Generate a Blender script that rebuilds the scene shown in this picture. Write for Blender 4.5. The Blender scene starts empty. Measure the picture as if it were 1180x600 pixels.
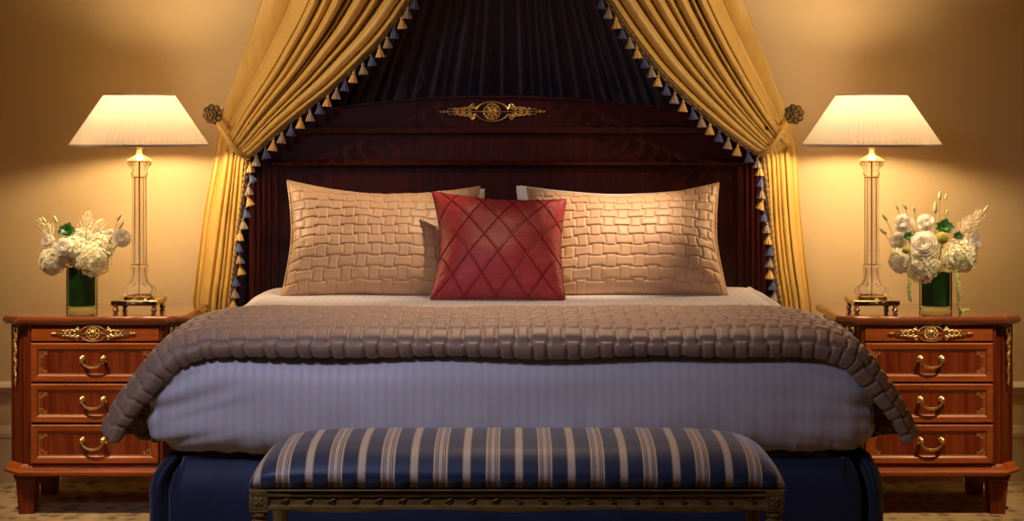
import bpy, math, random
import numpy as np
from mathutils import Vector, noise

# ------------------------------------------------------------------ camera, world, lights, exposure
SC = bpy.context.scene
COL = SC.collection
F, CX, HY, CH = 1850.0, 590.0, 150.0, 1.464      # focal length in px, horizon row, camera height

def P(px, py, d):
    """the point of the room seen at (px, py) when it stands d metres into the room"""
    return np.array([(px - CX) * d / F, d, CH - (py - HY) * d / F])

cam_data = bpy.data.cameras.new('camera')
cam = bpy.data.objects.new('camera', cam_data); COL.objects.link(cam)
cam.location = (0, 0, CH); cam.rotation_euler = (math.pi / 2, 0, 0)
cam_data.sensor_width = 36; cam_data.lens = 36 * F / 1180
cam_data.shift_y = -(300 - HY) / 1180
cam_data.clip_start = 0.05
SC.camera = cam

SC.view_settings.view_transform = 'Standard'
SC.view_settings.look = 'None'
SC.view_settings.gamma = 1
SC.view_settings.use_curve_mapping = False
SC.view_settings.exposure = 0.0
SC.cycles.use_denoising = True
SC.cycles.max_bounces = 10
SC.cycles.transparent_max_bounces = 24
SC.cycles.sample_clamp_indirect = 4

world = bpy.data.worlds.new('world'); SC.world = world; world.use_nodes = True
wb = world.node_tree.nodes['Background']
wb.inputs[0].default_value = (0.42, 0.46, 0.60, 1); wb.inputs[1].default_value = 0.02

def light(name, kind, loc, target, energy, color, **kw):
    l = bpy.data.lights.new(name, kind); l.energy = energy; l.color = color
    for k, v in kw.items(): setattr(l, k, v)
    o = bpy.data.objects.new(name, l); COL.objects.link(o); o.location = loc
    if target is not None:
        o.rotation_euler = (Vector(target) - Vector(loc)).to_track_quat('-Z', 'Y').to_euler()
    return o

WARM = (1.0, 0.70, 0.40); WARM2 = (1.0, 0.76, 0.52); COOL = (0.62, 0.66, 1.0)
# ceiling downlights
light('pillow_downlight', 'SPOT', (0.95, 5.45, 2.85), (0.36, 6.15, 1.10), 350, WARM2, spot_size=math.radians(20), spot_blend=1.0, shadow_soft_size=0.02)
light('pillow_downlight', 'SPOT', (0.45, 5.45, 2.85), (-0.64, 6.15, 1.06), 195, WARM2, spot_size=math.radians(27), spot_blend=1.0, shadow_soft_size=0.02)
light('bed_downlight', 'SPOT', (0.0, 5.1, 2.85), (0.0, 5.0, 0.85), 125, WARM2, spot_size=math.radians(72), spot_blend=1.0, shadow_soft_size=0.06)
light('side_downlight', 'SPOT', (-2.25, 5.0, 2.85), (-1.66, 6.15, 0.58), 235, WARM, spot_size=math.radians(27), spot_blend=0.9, shadow_soft_size=0.02)
light('side_downlight', 'SPOT', (2.25, 5.0, 2.85), (1.66, 6.15, 0.58), 235, WARM, spot_size=math.radians(27), spot_blend=0.9, shadow_soft_size=0.02)
light('drape_downlight', 'SPOT', (-2.3, 5.2, 2.85), (-0.98, 6.4, 1.9), 120, WARM2, spot_size=math.radians(38), spot_blend=0.9, shadow_soft_size=0.02)
light('drape_downlight', 'SPOT', (2.3, 5.2, 2.85), (0.98, 6.4, 1.9), 120, WARM2, spot_size=math.radians(38), spot_blend=0.9, shadow_soft_size=0.02)
# cool daylight reaching the foot of the bed from high on the left
light('foot_light', 'AREA', (-1.3, 2.3, 2.6), (-0.4, 4.4, 0.65), 6.4, COOL, shape='RECTANGLE', size=0.8, size_y=0.4, spread=math.radians(75))

# ------------------------------------------------------------------ materials
def sock(n, *names):
    for k in names:
        if k in n.inputs: return n.inputs[k]

class Mat:
    def __init__(s, name, color=(.5, .5, .5), rough=.5, metal=0, **kw):
        s.m = bpy.data.materials.new(name); s.m.use_nodes = True
        s.nt = s.m.node_tree; s.b = s.nt.nodes['Principled BSDF']
        s.b.inputs['Base Color'].default_value = (*color, 1)
        s.b.inputs['Roughness'].default_value = rough
        s.b.inputs['Metallic'].default_value = metal
        for k, v in kw.items():
            i = s.b.inputs[k]
            i.default_value = v
        s.tc = None
    def node(s, t, **kw):
        n = s.nt.nodes.new(t)
        for k, v in kw.items():
            if k in n.inputs: n.inputs[k].default_value = v
            else: setattr(n, k, v)
        return n
    def link(s, a, b): s.nt.links.new(a, b)
    def coord(s, scale=(1, 1, 1), rot=(0, 0, 0)):
        tc = s.node('ShaderNodeTexCoord'); mp = s.node('ShaderNodeMapping')
        mp.inputs['Scale'].default_value = scale; mp.inputs['Rotation'].default_value = rot
        s.link(tc.outputs['Object'], mp.inputs['Vector']); return mp.outputs[0]
    def noise(s, vec, scale=5, detail=4, dist=0, rough=.5):
        n = s.node('ShaderNodeTexNoise', Scale=scale, Detail=detail, Distortion=dist, Roughness=rough)
        s.link(vec, n.inputs['Vector']); return n.outputs['Fac']
    def ramp(s, fac, stops, interp='LINEAR'):
        r = s.node('ShaderNodeValToRGB'); r.color_ramp.interpolation = interp
        e = r.color_ramp.elements
        while len(e) < len(stops): e.new(0.5)
        for i, (p, c) in enumerate(stops):
            e[i].position = p; e[i].color = (*c, 1)
        s.link(fac, r.inputs[0]); return r.outputs[0]
    def color(s, out): s.link(out, s.b.inputs['Base Color'])
    def bump(s, fac, strength=.2, dist=.01):
        b = s.node('ShaderNodeBump', Strength=strength, Distance=dist)
        s.link(fac, b.inputs['Height']); s.link(b.outputs[0], s.b.inputs['Normal'])

def fabric(name, c1, c2, rough=.6, scale=300, sheen=.3, bump=.15, stretch=(1, 1, 1), spec=.5, tint=None):
    m = Mat(name, c1, rough)
    m.b.inputs['Sheen Weight'].default_value = sheen
    m.b.inputs['Specular IOR Level'].default_value = spec
    if tint: m.b.inputs['Sheen Tint'].default_value = (*tint, 1)
    v = m.coord(stretch)
    m.color(m.ramp(m.noise(v, 14, 5), [(.3, c1), (.7, c2)]))
    m.bump(m.noise(v, scale, 2), bump, .002)
    return m.m

def wood(name, dark, mid, lite, scale=(60, 60, 3), rough=.40, coat=.12, spec=.3):
    m = Mat(name, mid, rough)
    m.b.inputs['Specular IOR Level'].default_value = spec
    m.b.inputs['Coat Weight'].default_value = coat
    m.b.inputs['Coat Roughness'].default_value = .12
    v = m.coord(scale)
    n = m.noise(v, 1.0, 6, .6, .6)
    m.color(m.ramp(n, [(.30, dark), (.5, mid), (.72, lite)]))
    return m.m

M = {}
# wall paint
m = Mat('wall_paint', (.68, .50, .25), .75); v = m.coord()
m.color(m.ramp(m.noise(v, 2.5, 6), [(.3, (.66, .48, .23)), (.7, (.71, .525, .265))])); m.bump(m.noise(v, 220, 3), .12, .002)
M['wall'] = m.m
M['trim'] = Mat('trim_paint', (.66, .52, .31), .4).m
M['ceiling'] = Mat('ceiling_paint', (.7, .62, .5), .8).m
# carpet
m = Mat('carpet', (.5, .35, .15), .95); v = m.coord()
vo = m.node('ShaderNodeTexVoronoi', Scale=17.0); m.link(v, vo.inputs['Vector'])
n1 = m.noise(v, 26, 4, 1.2)
mx = m.node('ShaderNodeMath', operation='MULTIPLY'); m.link(vo.outputs['Distance'], mx.inputs[0]); m.link(n1, mx.inputs[1])
m.color(m.ramp(mx.outputs[0], [(.05, (.16, .13, .11)), (.095, (.30, .17, .08)), (.135, (.28, .23, .12)), (.20, (.48, .35, .17)), (.6, (.60, .45, .24))]))
m.bump(m.noise(v, 400, 2), .5, .004); M['carpet'] = m.m
# woods
M['mahogany'] = wood('mahogany_case', (.10, .014, .004), (.18, .030, .007), (.26, .055, .013))
M['mahogany_h'] = wood('mahogany_crossband', (.30, .060, .010), (.42, .098, .017), (.52, .14, .028), (4, 60, 60))
M['mahogany_v'] = wood('mahogany_striped_panel', (.10, .014, .003), (.21, .034, .007), (.36, .078, .016), (34, 30, 1.2))
M['mahogany_top'] = wood('mahogany_top', (.12, .03, .012), (.17, .045, .016), (.23, .065, .024), (3, 40, 40), .12, 1.0)
M['inlay'] = wood('inlay_wood', (.50, .20, .05), (.62, .27, .08), (.7, .34, .11), (80, 80, 80))
M['dark_mahogany'] = wood('headboard_mahogany', (.022, .0012, .0007), (.040, .0028, .0013), (.066, .006, .0025), (50, 50, 2.2), .42, .08)
# metals, glass
M['gilt'] = Mat('gilt_brass', (1.0, .74, .32), .33, 1).m
M['old_gilt'] = Mat('aged_gilt', (.62, .40, .14), .34, 1).m
m = Mat('bronze', (.20, .13, .06), .42, .85); v = m.coord()
m.color(m.ramp(m.noise(v, 90, 3), [(.35, (.08, .05, .025)), (.65, (.36, .25, .12))])); M['bronze'] = m.m
M['brass'] = Mat('polished_brass', (.90, .62, .26), .12, 1).m
m = Mat('silvered_brass', (.6, .5, .35), .18, 1); v = m.coord()
m.color(m.ramp(m.noise(v, 45, 3), [(.4, (.36, .33, .27)), (.62, (.86, .70, .42))])); M['silver'] = m.m

def thin_glass(name, tint, gloss=.28, rough=.03, cloud=0):
    mm = Mat(name); nt = mm.nt; out = [n for n in nt.nodes if n.type == 'OUTPUT_MATERIAL'][0]
    nt.nodes.remove(mm.b)
    tr = nt.nodes.new('ShaderNodeBsdfTransparent'); tr.inputs[0].default_value = (*tint, 1)
    gl = nt.nodes.new('ShaderNodeBsdfGlossy'); gl.inputs['Roughness'].default_value = rough
    gl.inputs[0].default_value = (1, .97, .9, 1)
    lw = nt.nodes.new('ShaderNodeLayerWeight'); lw.inputs[0].default_value = gloss
    mx = nt.nodes.new('ShaderNodeMixShader')
    nt.links.new(lw.outputs['Fresnel'], mx.inputs[0]); nt.links.new(tr.outputs[0], mx.inputs[1])
    nt.links.new(gl.outputs[0], mx.inputs[2])
    if cloud > 0:
        d1 = nt.nodes.new('ShaderNodeBsdfDiffuse'); d1.inputs[0].default_value = (1, .95, .85, 1)
        m2 = nt.nodes.new('ShaderNodeMixShader'); m2.inputs[0].default_value = cloud
        nt.links.new(mx.outputs[0], m2.inputs[1]); nt.links.new(d1.outputs[0], m2.inputs[2]); mx = m2
    nt.links.new(mx.outputs[0], out.inputs[0])
    return mm.m
M['crystal'] = thin_glass('crystal', (1, .985, .95), .15, .03, .11)
M['vase_glass'] = thin_glass('vase_glass', (.90, .96, .88), .08)
# lamp shade fabric: lets the bulb's light through
mm = Mat('pleated_silk'); nt = mm.nt; out = [n for n in nt.nodes if n.type == 'OUTPUT_MATERIAL'][0]; nt.nodes.remove(mm.b)
df = nt.nodes.new('ShaderNodeBsdfDiffuse'); df.inputs[0].default_value = (.84, .735, .60, 1)
tl = nt.nodes.new('ShaderNodeBsdfTranslucent'); tl.inputs[0].default_value = (.42, .36, .28, 1)
mx = nt.nodes.new('ShaderNodeMixShader'); mx.inputs[0].default_value = .30
nt.links.new(df.outputs[0], mx.inputs[1]); nt.links.new(tl.outputs[0], mx.inputs[2]); nt.links.new(mx.outputs[0], out.inputs[0])
M['shade'] = mm.m
mm = Mat('shade_binding', (.80, .66, .50), .7); M['binding'] = mm.m
mm = Mat('bulb_glass', (1, .9, .7), .4); mm.b.inputs['Emission Color'].default_value = (1, .76, .46, 1); mm.b.inputs['Emission Strength'].default_value = 12
M['bulb'] = mm.m
# fabrics
M['gold_silk'] = fabric('gold_silk', (.60, .37, .08), (.68, .44, .11), .40, 160, .08, .08, (3, 3, .6), .5)
M['navy_silk'] = fabric('navy_silk', (.050, .030, .046), (.075, .046, .066), .42, 160, .25, .1, (3, 3, .6), .5)
M['lining'] = fabric('blue_lining', (.018, .026, .085), (.03, .04, .12), .5, 160, .2)
M['trim_cord'] = fabric('braided_trim', (.20, .12, .035), (.34, .2, .05), .7, 500, .1, .6)
M['tassel_gold'] = fabric('gold_tassel_yarn', (.72, .42, .10), (.85, .52, .16), .6, 400, .2, .5, (6, 6, .4))
M['tassel_blue'] = fabric('blue_tassel_yarn', (.05, .06, .17), (.08, .10, .25), .6, 400, .2, .5, (6, 6, .4))
M['tassel_taupe'] = fabric('taupe_tassel_yarn', (.33, .25, .17), (.45, .34, .24), .6, 400, .2, .5, (6, 6, .4))
M['sham'] = fabric('tan_quilted_satin', (.51, .31, .17), (.55, .335, .185), .50, 260, .08, .1)
M['runner'] = fabric('taupe_quilted_satin', (.36, .22, .135), (.40, .25, .155), .56, 260, .15, .1)
M['white'] = fabric('white_cotton', (.80, .76, .70), (.84, .80, .74), .7, 300, .1, .05)
M['skirt'] = fabric('navy_satin', (.004, .009, .036), (.006, .013, .048), .62, 200, .25, .2)
# red silk with darker cords comes from two materials on the cushion
m = Mat('red_silk', (.42, .025, .03), .5); m.b.inputs['Sheen Weight'].default_value = .15
m.b.inputs['Sheen Tint'].default_value = (1, .45, .4, 1)
v = m.coord((2, 2, 30)); m.color(m.ramp(m.noise(v, 6, 5), [(.3, (.27, .018, .022)), (.7, (.40, .034, .036))])); m.bump(m.noise(v, 12, 4), .18, .004)
M['red'] = m.m
M['red_cord'] = Mat('red_cord', (.23, .007, .014), .45).m

def stripes(name, period, offset, stops, rough, base_bump=True, axis=0, sheen=.2, bumpstops=None):
    m = Mat(name, (.5, .5, .5), rough); m.b.inputs['Sheen Weight'].default_value = sheen
    tc = m.node('ShaderNodeTexCoord'); sx = m.node('ShaderNodeSeparateXYZ'); m.link(tc.outputs['Object'], sx.inputs[0])
    a = m.node('ShaderNodeMath', operation='ADD'); a.inputs[1].default_value = -offset + 100 * period; m.link(sx.outputs[axis], a.inputs[0])
    d = m.node('ShaderNodeMath', operation='DIVIDE'); d.inputs[1].default_value = period; m.link(a.outputs[0], d.inputs[0])
    f = m.node('ShaderNodeMath', operation='FRACT'); m.link(d.outputs[0], f.inputs[0])
    m.color(m.ramp(f.outputs[0], stops, 'CONSTANT' if bumpstops is None else 'LINEAR'))
    if bumpstops: m.link(m.ramp(f.outputs[0], bumpstops), m.b.inputs['Roughness'])
    v = m.coord((1, 1, 1)); m.bump(m.noise(v, 300, 2), .12, .002)
    return m.m
# satin-striped duvet
M['duvet'] = stripes('satin_striped_cotton', .026, 0, [(0, (.66, .60, .58)), (.42, (.66, .60, .58)), (.5, (.615, .558, .54)), (.92, (.615, .558, .54)), (1, (.66, .60, .58))], .5,
                     bumpstops=[(0, (.50,) * 3), (.45, (.50,) * 3), (.5, (.58,) * 3), (.95, (.58,) * 3)])
NB = (.014, .022, .062); CR = (.66, .50, .34); BR = (.13, .035, .02); GD = (.42, .25, .08)
w = .30
M['bench'] = stripes('striped_upholstery', .1225, -.055 - .1225 / 2, [
    (0, CR), (.06, GD), (.08, NB),
    (.36, GD), (.372, CR), (.405, BR), (.425, CR), (.445, BR), (.462, CR), (.538, BR), (.555, CR), (.575, BR), (.595, CR), (.628, GD), (.64, NB),
    (.92, GD), (.94, CR)], .5, sheen=.6)
M['bench_wood'] = wood('gilded_beech', (.13, .07, .016), (.21, .12, .03), (.29, .17, .05), (20, 60, 60), .4, .2)
M['bench_carve'] = wood('gilded_carving', (.08, .04, .012), (.13, .07, .02), (.2, .11, .03), (60, 60, 60), .5, .1)
# plants
def plain(name, c1, c2, rough=.6, sc=40):
    m = Mat(name, c1, rough); v = m.coord(); m.color(m.ramp(m.noise(v, sc, 3), [(.35, c1), (.65, c2)])); m.b.inputs['Subsurface Weight'].default_value = 0
    return m.m
M['petal_white'] = plain('white_petals', (.86, .80, .70), (.92, .88, .80), .5)
M['petal_cream'] = plain('cream_petals', (.74, .70, .48), (.88, .84, .66), .6, 60)
M['plume'] = plain('astilbe_cream', (.82, .70, .48), (.9, .8, .6), .7)
def petal(name, c, t, mix=.4):
    mm = Mat(name); nt = mm.nt; out = [n for n in nt.nodes if n.type == 'OUTPUT_MATERIAL'][0]; nt.nodes.remove(mm.b)
    df = nt.nodes.new('ShaderNodeBsdfDiffuse'); df.inputs[0].default_value = (*c, 1)
    tl = nt.nodes.new('ShaderNodeBsdfTranslucent'); tl.inputs[0].default_value = (*t, 1)
    mx = nt.nodes.new('ShaderNodeMixShader'); mx.inputs[0].default_value = mix
    nt.links.new(df.outputs[0], mx.inputs[1]); nt.links.new(tl.outputs[0], mx.inputs[2]); nt.links.new(mx.outputs[0], out.inputs[0])
    return mm.m
M['petal_white'] = petal('white_petals', (.93, .90, .84), (.95, .92, .84))
M['petal_cream'] = petal('cream_petals', (.88, .85, .68), (.9, .86, .6), .3)
M['leaf'] = plain('dark_leaf', (.015, .07, .012), (.035, .13, .025), .4)
M['leaf_inner'] = plain('leaf_lining', (.006, .026, .008), (.014, .06, .014), .35, 18)
M['stem'] = plain('pale_stem', (.20, .24, .06), (.32, .34, .10), .6)
M['bud'] = plain('green_bud', (.38, .42, .16), (.58, .58, .30), .6)
M['moss'] = plain('yellow_green_bloom', (.30, .30, .04), (.45, .42, .07), .8, 200)
M['amaranth'] = plain('hanging_amaranthus', (.40, .46, .12), (.60, .62, .26), .8, 120)

# ------------------------------------------------------------------ mesh helpers
class MB:
    def __init__(s): s.v = []; s.f = []; s.mi = []; s.cur = 0
    def add(s, vs, fs):
        o = len(s.v); s.v.extend([tuple(map(float, p)) for p in vs])
        for f in fs: s.f.append(tuple(i + o for i in f)); s.mi.append(s.cur)
        return s
    def box(s, x0, x1, y0, y1, z0, z1, bev=0.0):
        if x0 > x1: x0, x1 = x1, x0
        if bev <= 0:
            vs = [(x, y, z) for x in (x0, x1) for y in (y0, y1) for z in (z0, z1)]
            return s.add(vs, [(0, 1, 3, 2), (4, 6, 7, 5), (0, 4, 5, 1), (2, 3, 7, 6), (0, 2, 6, 4), (1, 5, 7, 3)])
        b = bev   # stacked octagon-ish rings along z with chamfers
        rings = [(z0, b), (z0 + b, 0), (z1 - b, 0), (z1, b)]
        vs = []
        for z, i in rings:
            c = b * .6 + i
            a0, a1, c0, c1 = x0 + i, x1 - i, y0 + i, y1 - i
            k = b
            vs += [(a0 + k, c0, z), (a1 - k, c0, z), (a1, c0 + k, z), (a1, c1 - k, z), (a1 - k, c1, z), (a0 + k, c1, z), (a0, c1 - k, z), (a0, c0 + k, z)]
        fs = [tuple(range(7, -1, -1)), tuple(range(24, 32))]
        for r in range(3):
            for i in range(8):
                j = (i + 1) % 8; fs.append((r * 8 + i, r * 8 + j, r * 8 + 8 + j, r * 8 + 8 + i))
        return s.add(vs, fs)
    def prism(s, poly, z0, z1):
        n = len(poly); vs = [(x, y, z0) for x, y in poly] + [(x, y, z1) for x, y in poly]
        fs = [tuple(range(n - 1, -1, -1)), tuple(range(n, 2 * n))] + [(i, (i + 1) % n, n + (i + 1) % n, n + i) for i in range(n)]
        return s.add(vs, fs)
    def rings(s, polys, caps=True):
        n = len(polys[0]); vs = [p for r in polys for p in r]; fs = []
        for k in range(len(polys) - 1):
            for i in range(n):
                j = (i + 1) % n; fs.append((k * n + i, k * n + j, (k + 1) * n + j, (k + 1) * n + i))
        if caps: fs += [tuple(range(n - 1, -1, -1)), tuple(range((len(polys) - 1) * n, len(polys) * n))]
        return s.add(vs, fs)
    def lathe(s, prof, c=(0, 0, 0), seg=24, flute=None, caps=True, axis='z'):
        polys = []
        for k, (r, z) in enumerate(prof):
            ring = []
            for i in range(seg):
                a = 2 * math.pi * i / seg; rr = r * (1 + (flute(a, k) if flute else 0))
                p = (rr * math.cos(a), rr * math.sin(a), z)
                if axis == 'y': p = (p[0], -z, p[1])
                ring.append((c[0] + p[0], c[1] + p[1], c[2] + p[2]))
            polys.append(ring)
        return s.rings(polys, caps)
    def tube(s, pts, r, seg=8, caps=True):
        pts = [Vector(p) for p in pts]; n = len(pts)
        rr = r if hasattr(r, '__len__') else [r] * n
        polys = []; up = Vector((0.123, .9, .31)).normalized()
        for i in range(n):
            t = (pts[min(i + 1, n - 1)] - pts[max(i - 1, 0)])
            if t.length < 1e-9: t = Vector((0, 0, 1))
            t.normalize()
            a = up - t * up.dot(t)
            if a.length < 1e-4: a = t.orthogonal()
            a.normalize(); b = t.cross(a); up = a
            polys.append([tuple(pts[i] + (a * math.cos(2 * math.pi * k / seg) + b * math.sin(2 * math.pi * k / seg)) * rr[i]) for k in range(seg)])
        return s.rings(polys, caps)
    def ball(s, c, r, seg=10, rings=6, sx=1, sy=1, sz=1):
        vs = [(c[0], c[1], c[2] - r * sz)]; fs = []
        for k in range(1, rings):
            ph = -math.pi / 2 + math.pi * k / rings
            for i in range(seg):
                a = 2 * math.pi * i / seg
                vs.append((c[0] + r * sx * math.cos(ph) * math.cos(a), c[1] + r * sy * math.cos(ph) * math.sin(a), c[2] + r * sz * math.sin(ph)))
        vs.append((c[0], c[1], c[2] + r * sz))
        for i in range(seg):
            j = (i + 1) % seg; fs.append((0, 1 + j, 1 + i))
            for k in range(rings - 2):
                o = 1 + k * seg; fs.append((o + i, o + j, o + seg + j, o + seg + i))
            o = 1 + (rings - 2) * seg; fs.append((o + i, o + j, len(vs) - 1))
        return s.add(vs, fs)
    def grid(s, G, closed_u=False):
        nu, nv = G.shape[:2]; vs = G.reshape(-1, 3); fs = []
        for i in range(nu if closed_u else nu - 1):
            i2 = (i + 1) % nu
            for j in range(nv - 1):
                fs.append((i * nv + j, i2 * nv + j, i2 * nv + j + 1, i * nv + j + 1))
        return s.add(vs, fs)
    def obj(s, name, mat, parent=None, smooth=True, origin=None, angle=40):
        me = bpy.data.meshes.new(name); o3 = Vector(origin) if origin is not None else Vector((0, 0, 0))
        base = Vector((0, 0, 0))
        if parent is not None:
            p = parent
            while p is not None: base += p.location; p = p.parent
        vs = [(p[0] - base.x - (o3.x if origin is not None else 0), p[1] - base.y - (o3.y if origin is not None else 0), p[2] - base.z - (o3.z if origin is not None else 0)) for p in s.v]
        me.from_pydata(vs, [], s.f)
        mats = mat if isinstance(mat, (list, tuple)) else [mat]
        for q in mats: me.materials.append(q)
        me.polygons.foreach_set('material_index', s.mi)
        me.update()
        import bmesh
        bm = bmesh.new(); bm.from_mesh(me); bmesh.ops.recalc_face_normals(bm, faces=bm.faces); bm.to_mesh(me); bm.free()
        if smooth:
            me.shade_smooth()
            if angle: me.set_sharp_from_angle(angle=math.radians(angle))
        o = bpy.data.objects.new(name, me); COL.objects.link(o)
        if parent is not None: o.parent = parent
        if origin is not None: o.location = o3
        return o

def tag(o, label, cat, group=None, kind=None):
    if label: o['label'] = label
    if cat: o['category'] = cat
    if group: o['group'] = group
    if kind: o['kind'] = kind
    return o
def empty(name, loc, label, cat, group=None):
    o = bpy.data.objects.new(name, None); o.empty_display_size = .05; COL.objects.link(o); o.location = loc
    return tag(o, label, cat, group)
def structure(o): o['kind'] = 'structure'; return o

def resample(pts, n):
    """Catmull-Rom through pts, n points evenly along it"""
    p = np.array(pts, float); q = np.vstack([2 * p[0] - p[1], p, 2 * p[-1] - p[-2]]); out = []
    for i in range(len(p) - 1):
        a, b, c, d = q[i:i + 4]
        for t in np.linspace(0, 1, 24, endpoint=False):
            out.append(.5 * (2 * b + (c - a) * t + (2 * a - 5 * b + 4 * c - d) * t * t + (3 * b - a - 3 * c + d) * t ** 3))
    out.append(p[-1]); out = np.array(out)
    L = np.r_[0, np.cumsum(np.linalg.norm(np.diff(out, axis=0), axis=1))]
    s = np.linspace(0, L[-1], n)
    return np.stack([np.interp(s, L, out[:, k]) for k in range(out.shape[1])], 1)

def nz(x, y, z=0.0, seed=0): return noise.noise(Vector((x + seed * 13.7, y - seed * 7.1, z + seed)))

def basket(u, v, a=.13, k=.20):
    i0, j0 = np.floor(u), np.floor(v); D = np.full(u.shape, -1.0)
    for di, dj in ((0, 0), (1, 0), (-1, 0), (0, 1), (0, -1)):
        i, j = i0 + di, j0 + dj; even = ((i + j) % 2) == 0
        hw = np.where(even, .5 + a, .5 - a); hh = np.where(even, .5 - a * .55, .5 + a * .55)
        d = np.minimum(hw - np.abs(u - i - .5), hh - np.abs(v - j - .5)); D = np.maximum(D, d)
    D = np.clip(D / k, 0, 1)
    return 1 - (1 - D) ** 3

# ------------------------------------------------------------------ the room
WY = 6.72
def wall_box(name, x0, x1, y0, y1, z0, z1, mat):
    mb = MB(); mb.box(x0, x1, y0, y1, z0, z1); return structure(mb.obj(name, mat, smooth=False))
wall_box('floor', -3.4, 3.4, -.6, WY + .1, -.1, 0, M['carpet'])
wall_box('ceiling', -3.4, 3.4, -.6, WY + .1, 2.95, 3.05, M['ceiling'])
wall_box('wall_back', -3.4, 3.4, WY, WY + .12, 0, 2.95, M['wall'])
wall_box('wall_left', -3.5, -3.4, -.6, WY + .1, 0, 2.95, M['wall'])
wall_box('wall_right', 3.4, 3.5, -.6, WY + .1, 0, 2.95, M['wall'])
wall_box('wall_front', -3.4, 3.4, -.72, -.6, 0, 2.95, M['wall'])
def moulding(name, prof):
    mb = MB(); mb.rings([[(x, WY - d, z) for d, z in prof] for x in (-3.4, 3.4)]); return structure(mb.obj(name, M['trim'], angle=30))
moulding('baseboard_back', [(-.005, 0), (.022, 0), (.022, .175), (.028, .185), (.028, .20), (.016, .212), (.010, .226), (-.005, .228)])
moulding('trim_1', [(-.005, .358), (.010, .362), (.022, .375), (.028, .392), (.020, .404), (.012, .41), (-.005, .415)])

# ------------------------------------------------------------------ bed
BX = 0.0; YF = 4.43; YB = 6.44
bed = empty('bed', (0, 5.4, 0), 'king bed with a floor length navy satin skirt', 'bed')
mb = MB(); mb.box(-.93, .93, YF + .10, YB, .02, .50); mb.obj('base', M['skirt'], bed, smooth=False)
mb = MB(); mb.box(-.90, .90, YF + .10, YB, .50, .562, .02); mb.obj('mattress', M['white'], bed)
# skirt: a wrapped panel with a kick pleat at each front corner
def skirt_path():
    pts = [(-1.005, YB), (-1.008, 5.4), (-1.010, YF + .16), (-1.018, YF + .06), (-.985, YF + .015), (-.972, YF + .07), (-.962, YF + .075), (-.950, YF + .02), (-.925, YF + .006)]
    xs = np.linspace(-.88, .88, 30)
    mid = [(x, YF + .008 + .006 * math.sin(x * 7)) for x in xs]
    return pts + mid + [(-x + .02, y) for x, y in pts[::-1]]
sp = np.array(skirt_path()); sp3 = resample(np.c_[sp, np.zeros(len(sp))], 520)[:, :2]
zs = [.0, .1, .2, .3, .4, .46, .50, .525, .543, .555]
G = np.zeros((len(sp3), len(zs), 3))
for i, (x, y) in enumerate(sp3):
    for j, z in enumerate(zs):
        inn = max(0, (z - .46) / .095) ** 2 * .05
        cx_, cy_ = x, y
        dirx = -np.sign(x) * (1 if abs(x) > .93 else 0); diry = 1 if y < YF + .1 else 0
        wv = .009 * nz(x * 9, y * 9, z * 1.2, 3) + .014 * (1 - z / .55) * nz(x * 3, y * 3, .4, 4)
        G[i, j] = (cx_ + dirx * inn * (.6 if x > 0 else 1) - (dirx * wv if abs(x) > .93 else 0), cy_ + diry * inn + wv, z)
mb = MB(); mb.grid(G)
sk = mb.obj('bed_skirt', M['skirt'], bed, angle=0)
so = sk.modifiers.new('solid', 'SOLIDIFY'); so.thickness = .004

# duvet: rounded body over the mattress
def duvet():
    x0, x1, y0, y1, z0, z1 = -1.005, .998, YF - .012, YB + .005, .562, .842
    hx, hy, hz = (x1 - x0) / 2, (y1 - y0) / 2, (z1 - z0) / 2
    c = np.array([(x0 + x1) / 2, (y0 + y1) / 2, (z0 + z1) / 2])
    mb = MB()
    def axis(h, n, r=.13):
        a = np.linspace(-1, 1, n); e = np.sign(a) * (1 - (1 - np.abs(a)) ** 1.35); return e * h
    AX, AY, AZ = axis(hx, 180), axis(hy, 90), axis(hz, 46)
    def face(A, B, f):
        G = np.zeros((len(A), len(B), 3))
        for i, a in enumerate(A):
            for j, b in enumerate(B): G[i, j] = f(a, b)
        R = .088
        for i in range(G.shape[0]):
            for j in range(G.shape[1]):
                p = G[i, j]; h = np.array([hx, hy, hz]); r = np.array([R, R * 1.0, R])
                q = np.clip(p, -(h - r), h - r); d = p - q; L = np.linalg.norm(d)
                # box of growing roundness: project on the rounded box
                if L > 1e-9:
                    p2 = q + d / L * min(L, R) if True else p
                    nrm = d / L
                else: p2 = p; nrm = np.array([0, 0, 0])
                w = p2 + c
                zz = (w[2] - z0) / (z1 - z0)
                pf = 0.0
                if w[1] < y0 + .25 or abs(nrm[0]) > .3:
                    u = w[0] if abs(nrm[1]) >= abs(nrm[0]) else w[1] + np.sign(w[0]) * 2
                    k = max(0, 1 - zz * 1.5)
                    pf += .010 * k * nz(u * 17, zz * 1.6, 0, 1) + .005 * k * nz(u * 40, zz * 2.2, 0, 2)
                    pf += .012 * nz(u * 3.1, zz * 2.0, 0, 5)
                    e = max(0, (abs(w[0]) - .68) / .32)
                    pf += .018 * e * nz((w[0] * np.sign(w[0]) * 9 + zz * 8), zz * 5 - w[0] * 2, 0, 7)
                    pf += .018 * math.sin(math.pi * min(1, max(0, zz))) # belly
                else:
                    pf += .006 * nz(w[0] * 3, w[1] * 3, 0, 9)
                G[i, j] = w + nrm * pf
                k2 = min(1, max(0, (5.3 - w[1]) / .3)) * max(0, zz - .6) / .4; G[i, j, 2] += .017 * k2
        mb.grid(G)
    face(AX, AZ, lambda a, b: (a, -hy, b)); face(AX, AZ, lambda a, b: (a, hy, b))
    face(AY, AZ, lambda a, b: (-hx, a, b)); face(AY, AZ, lambda a, b: (hx, a, b))
    face(AX, AY, lambda a, b: (a, b, hz)); face(AX, AY, lambda a, b: (a, b, -hz))
    return mb
dv = duvet().obj('duvet', M['duvet'], angle=0)
import bmesh
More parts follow.
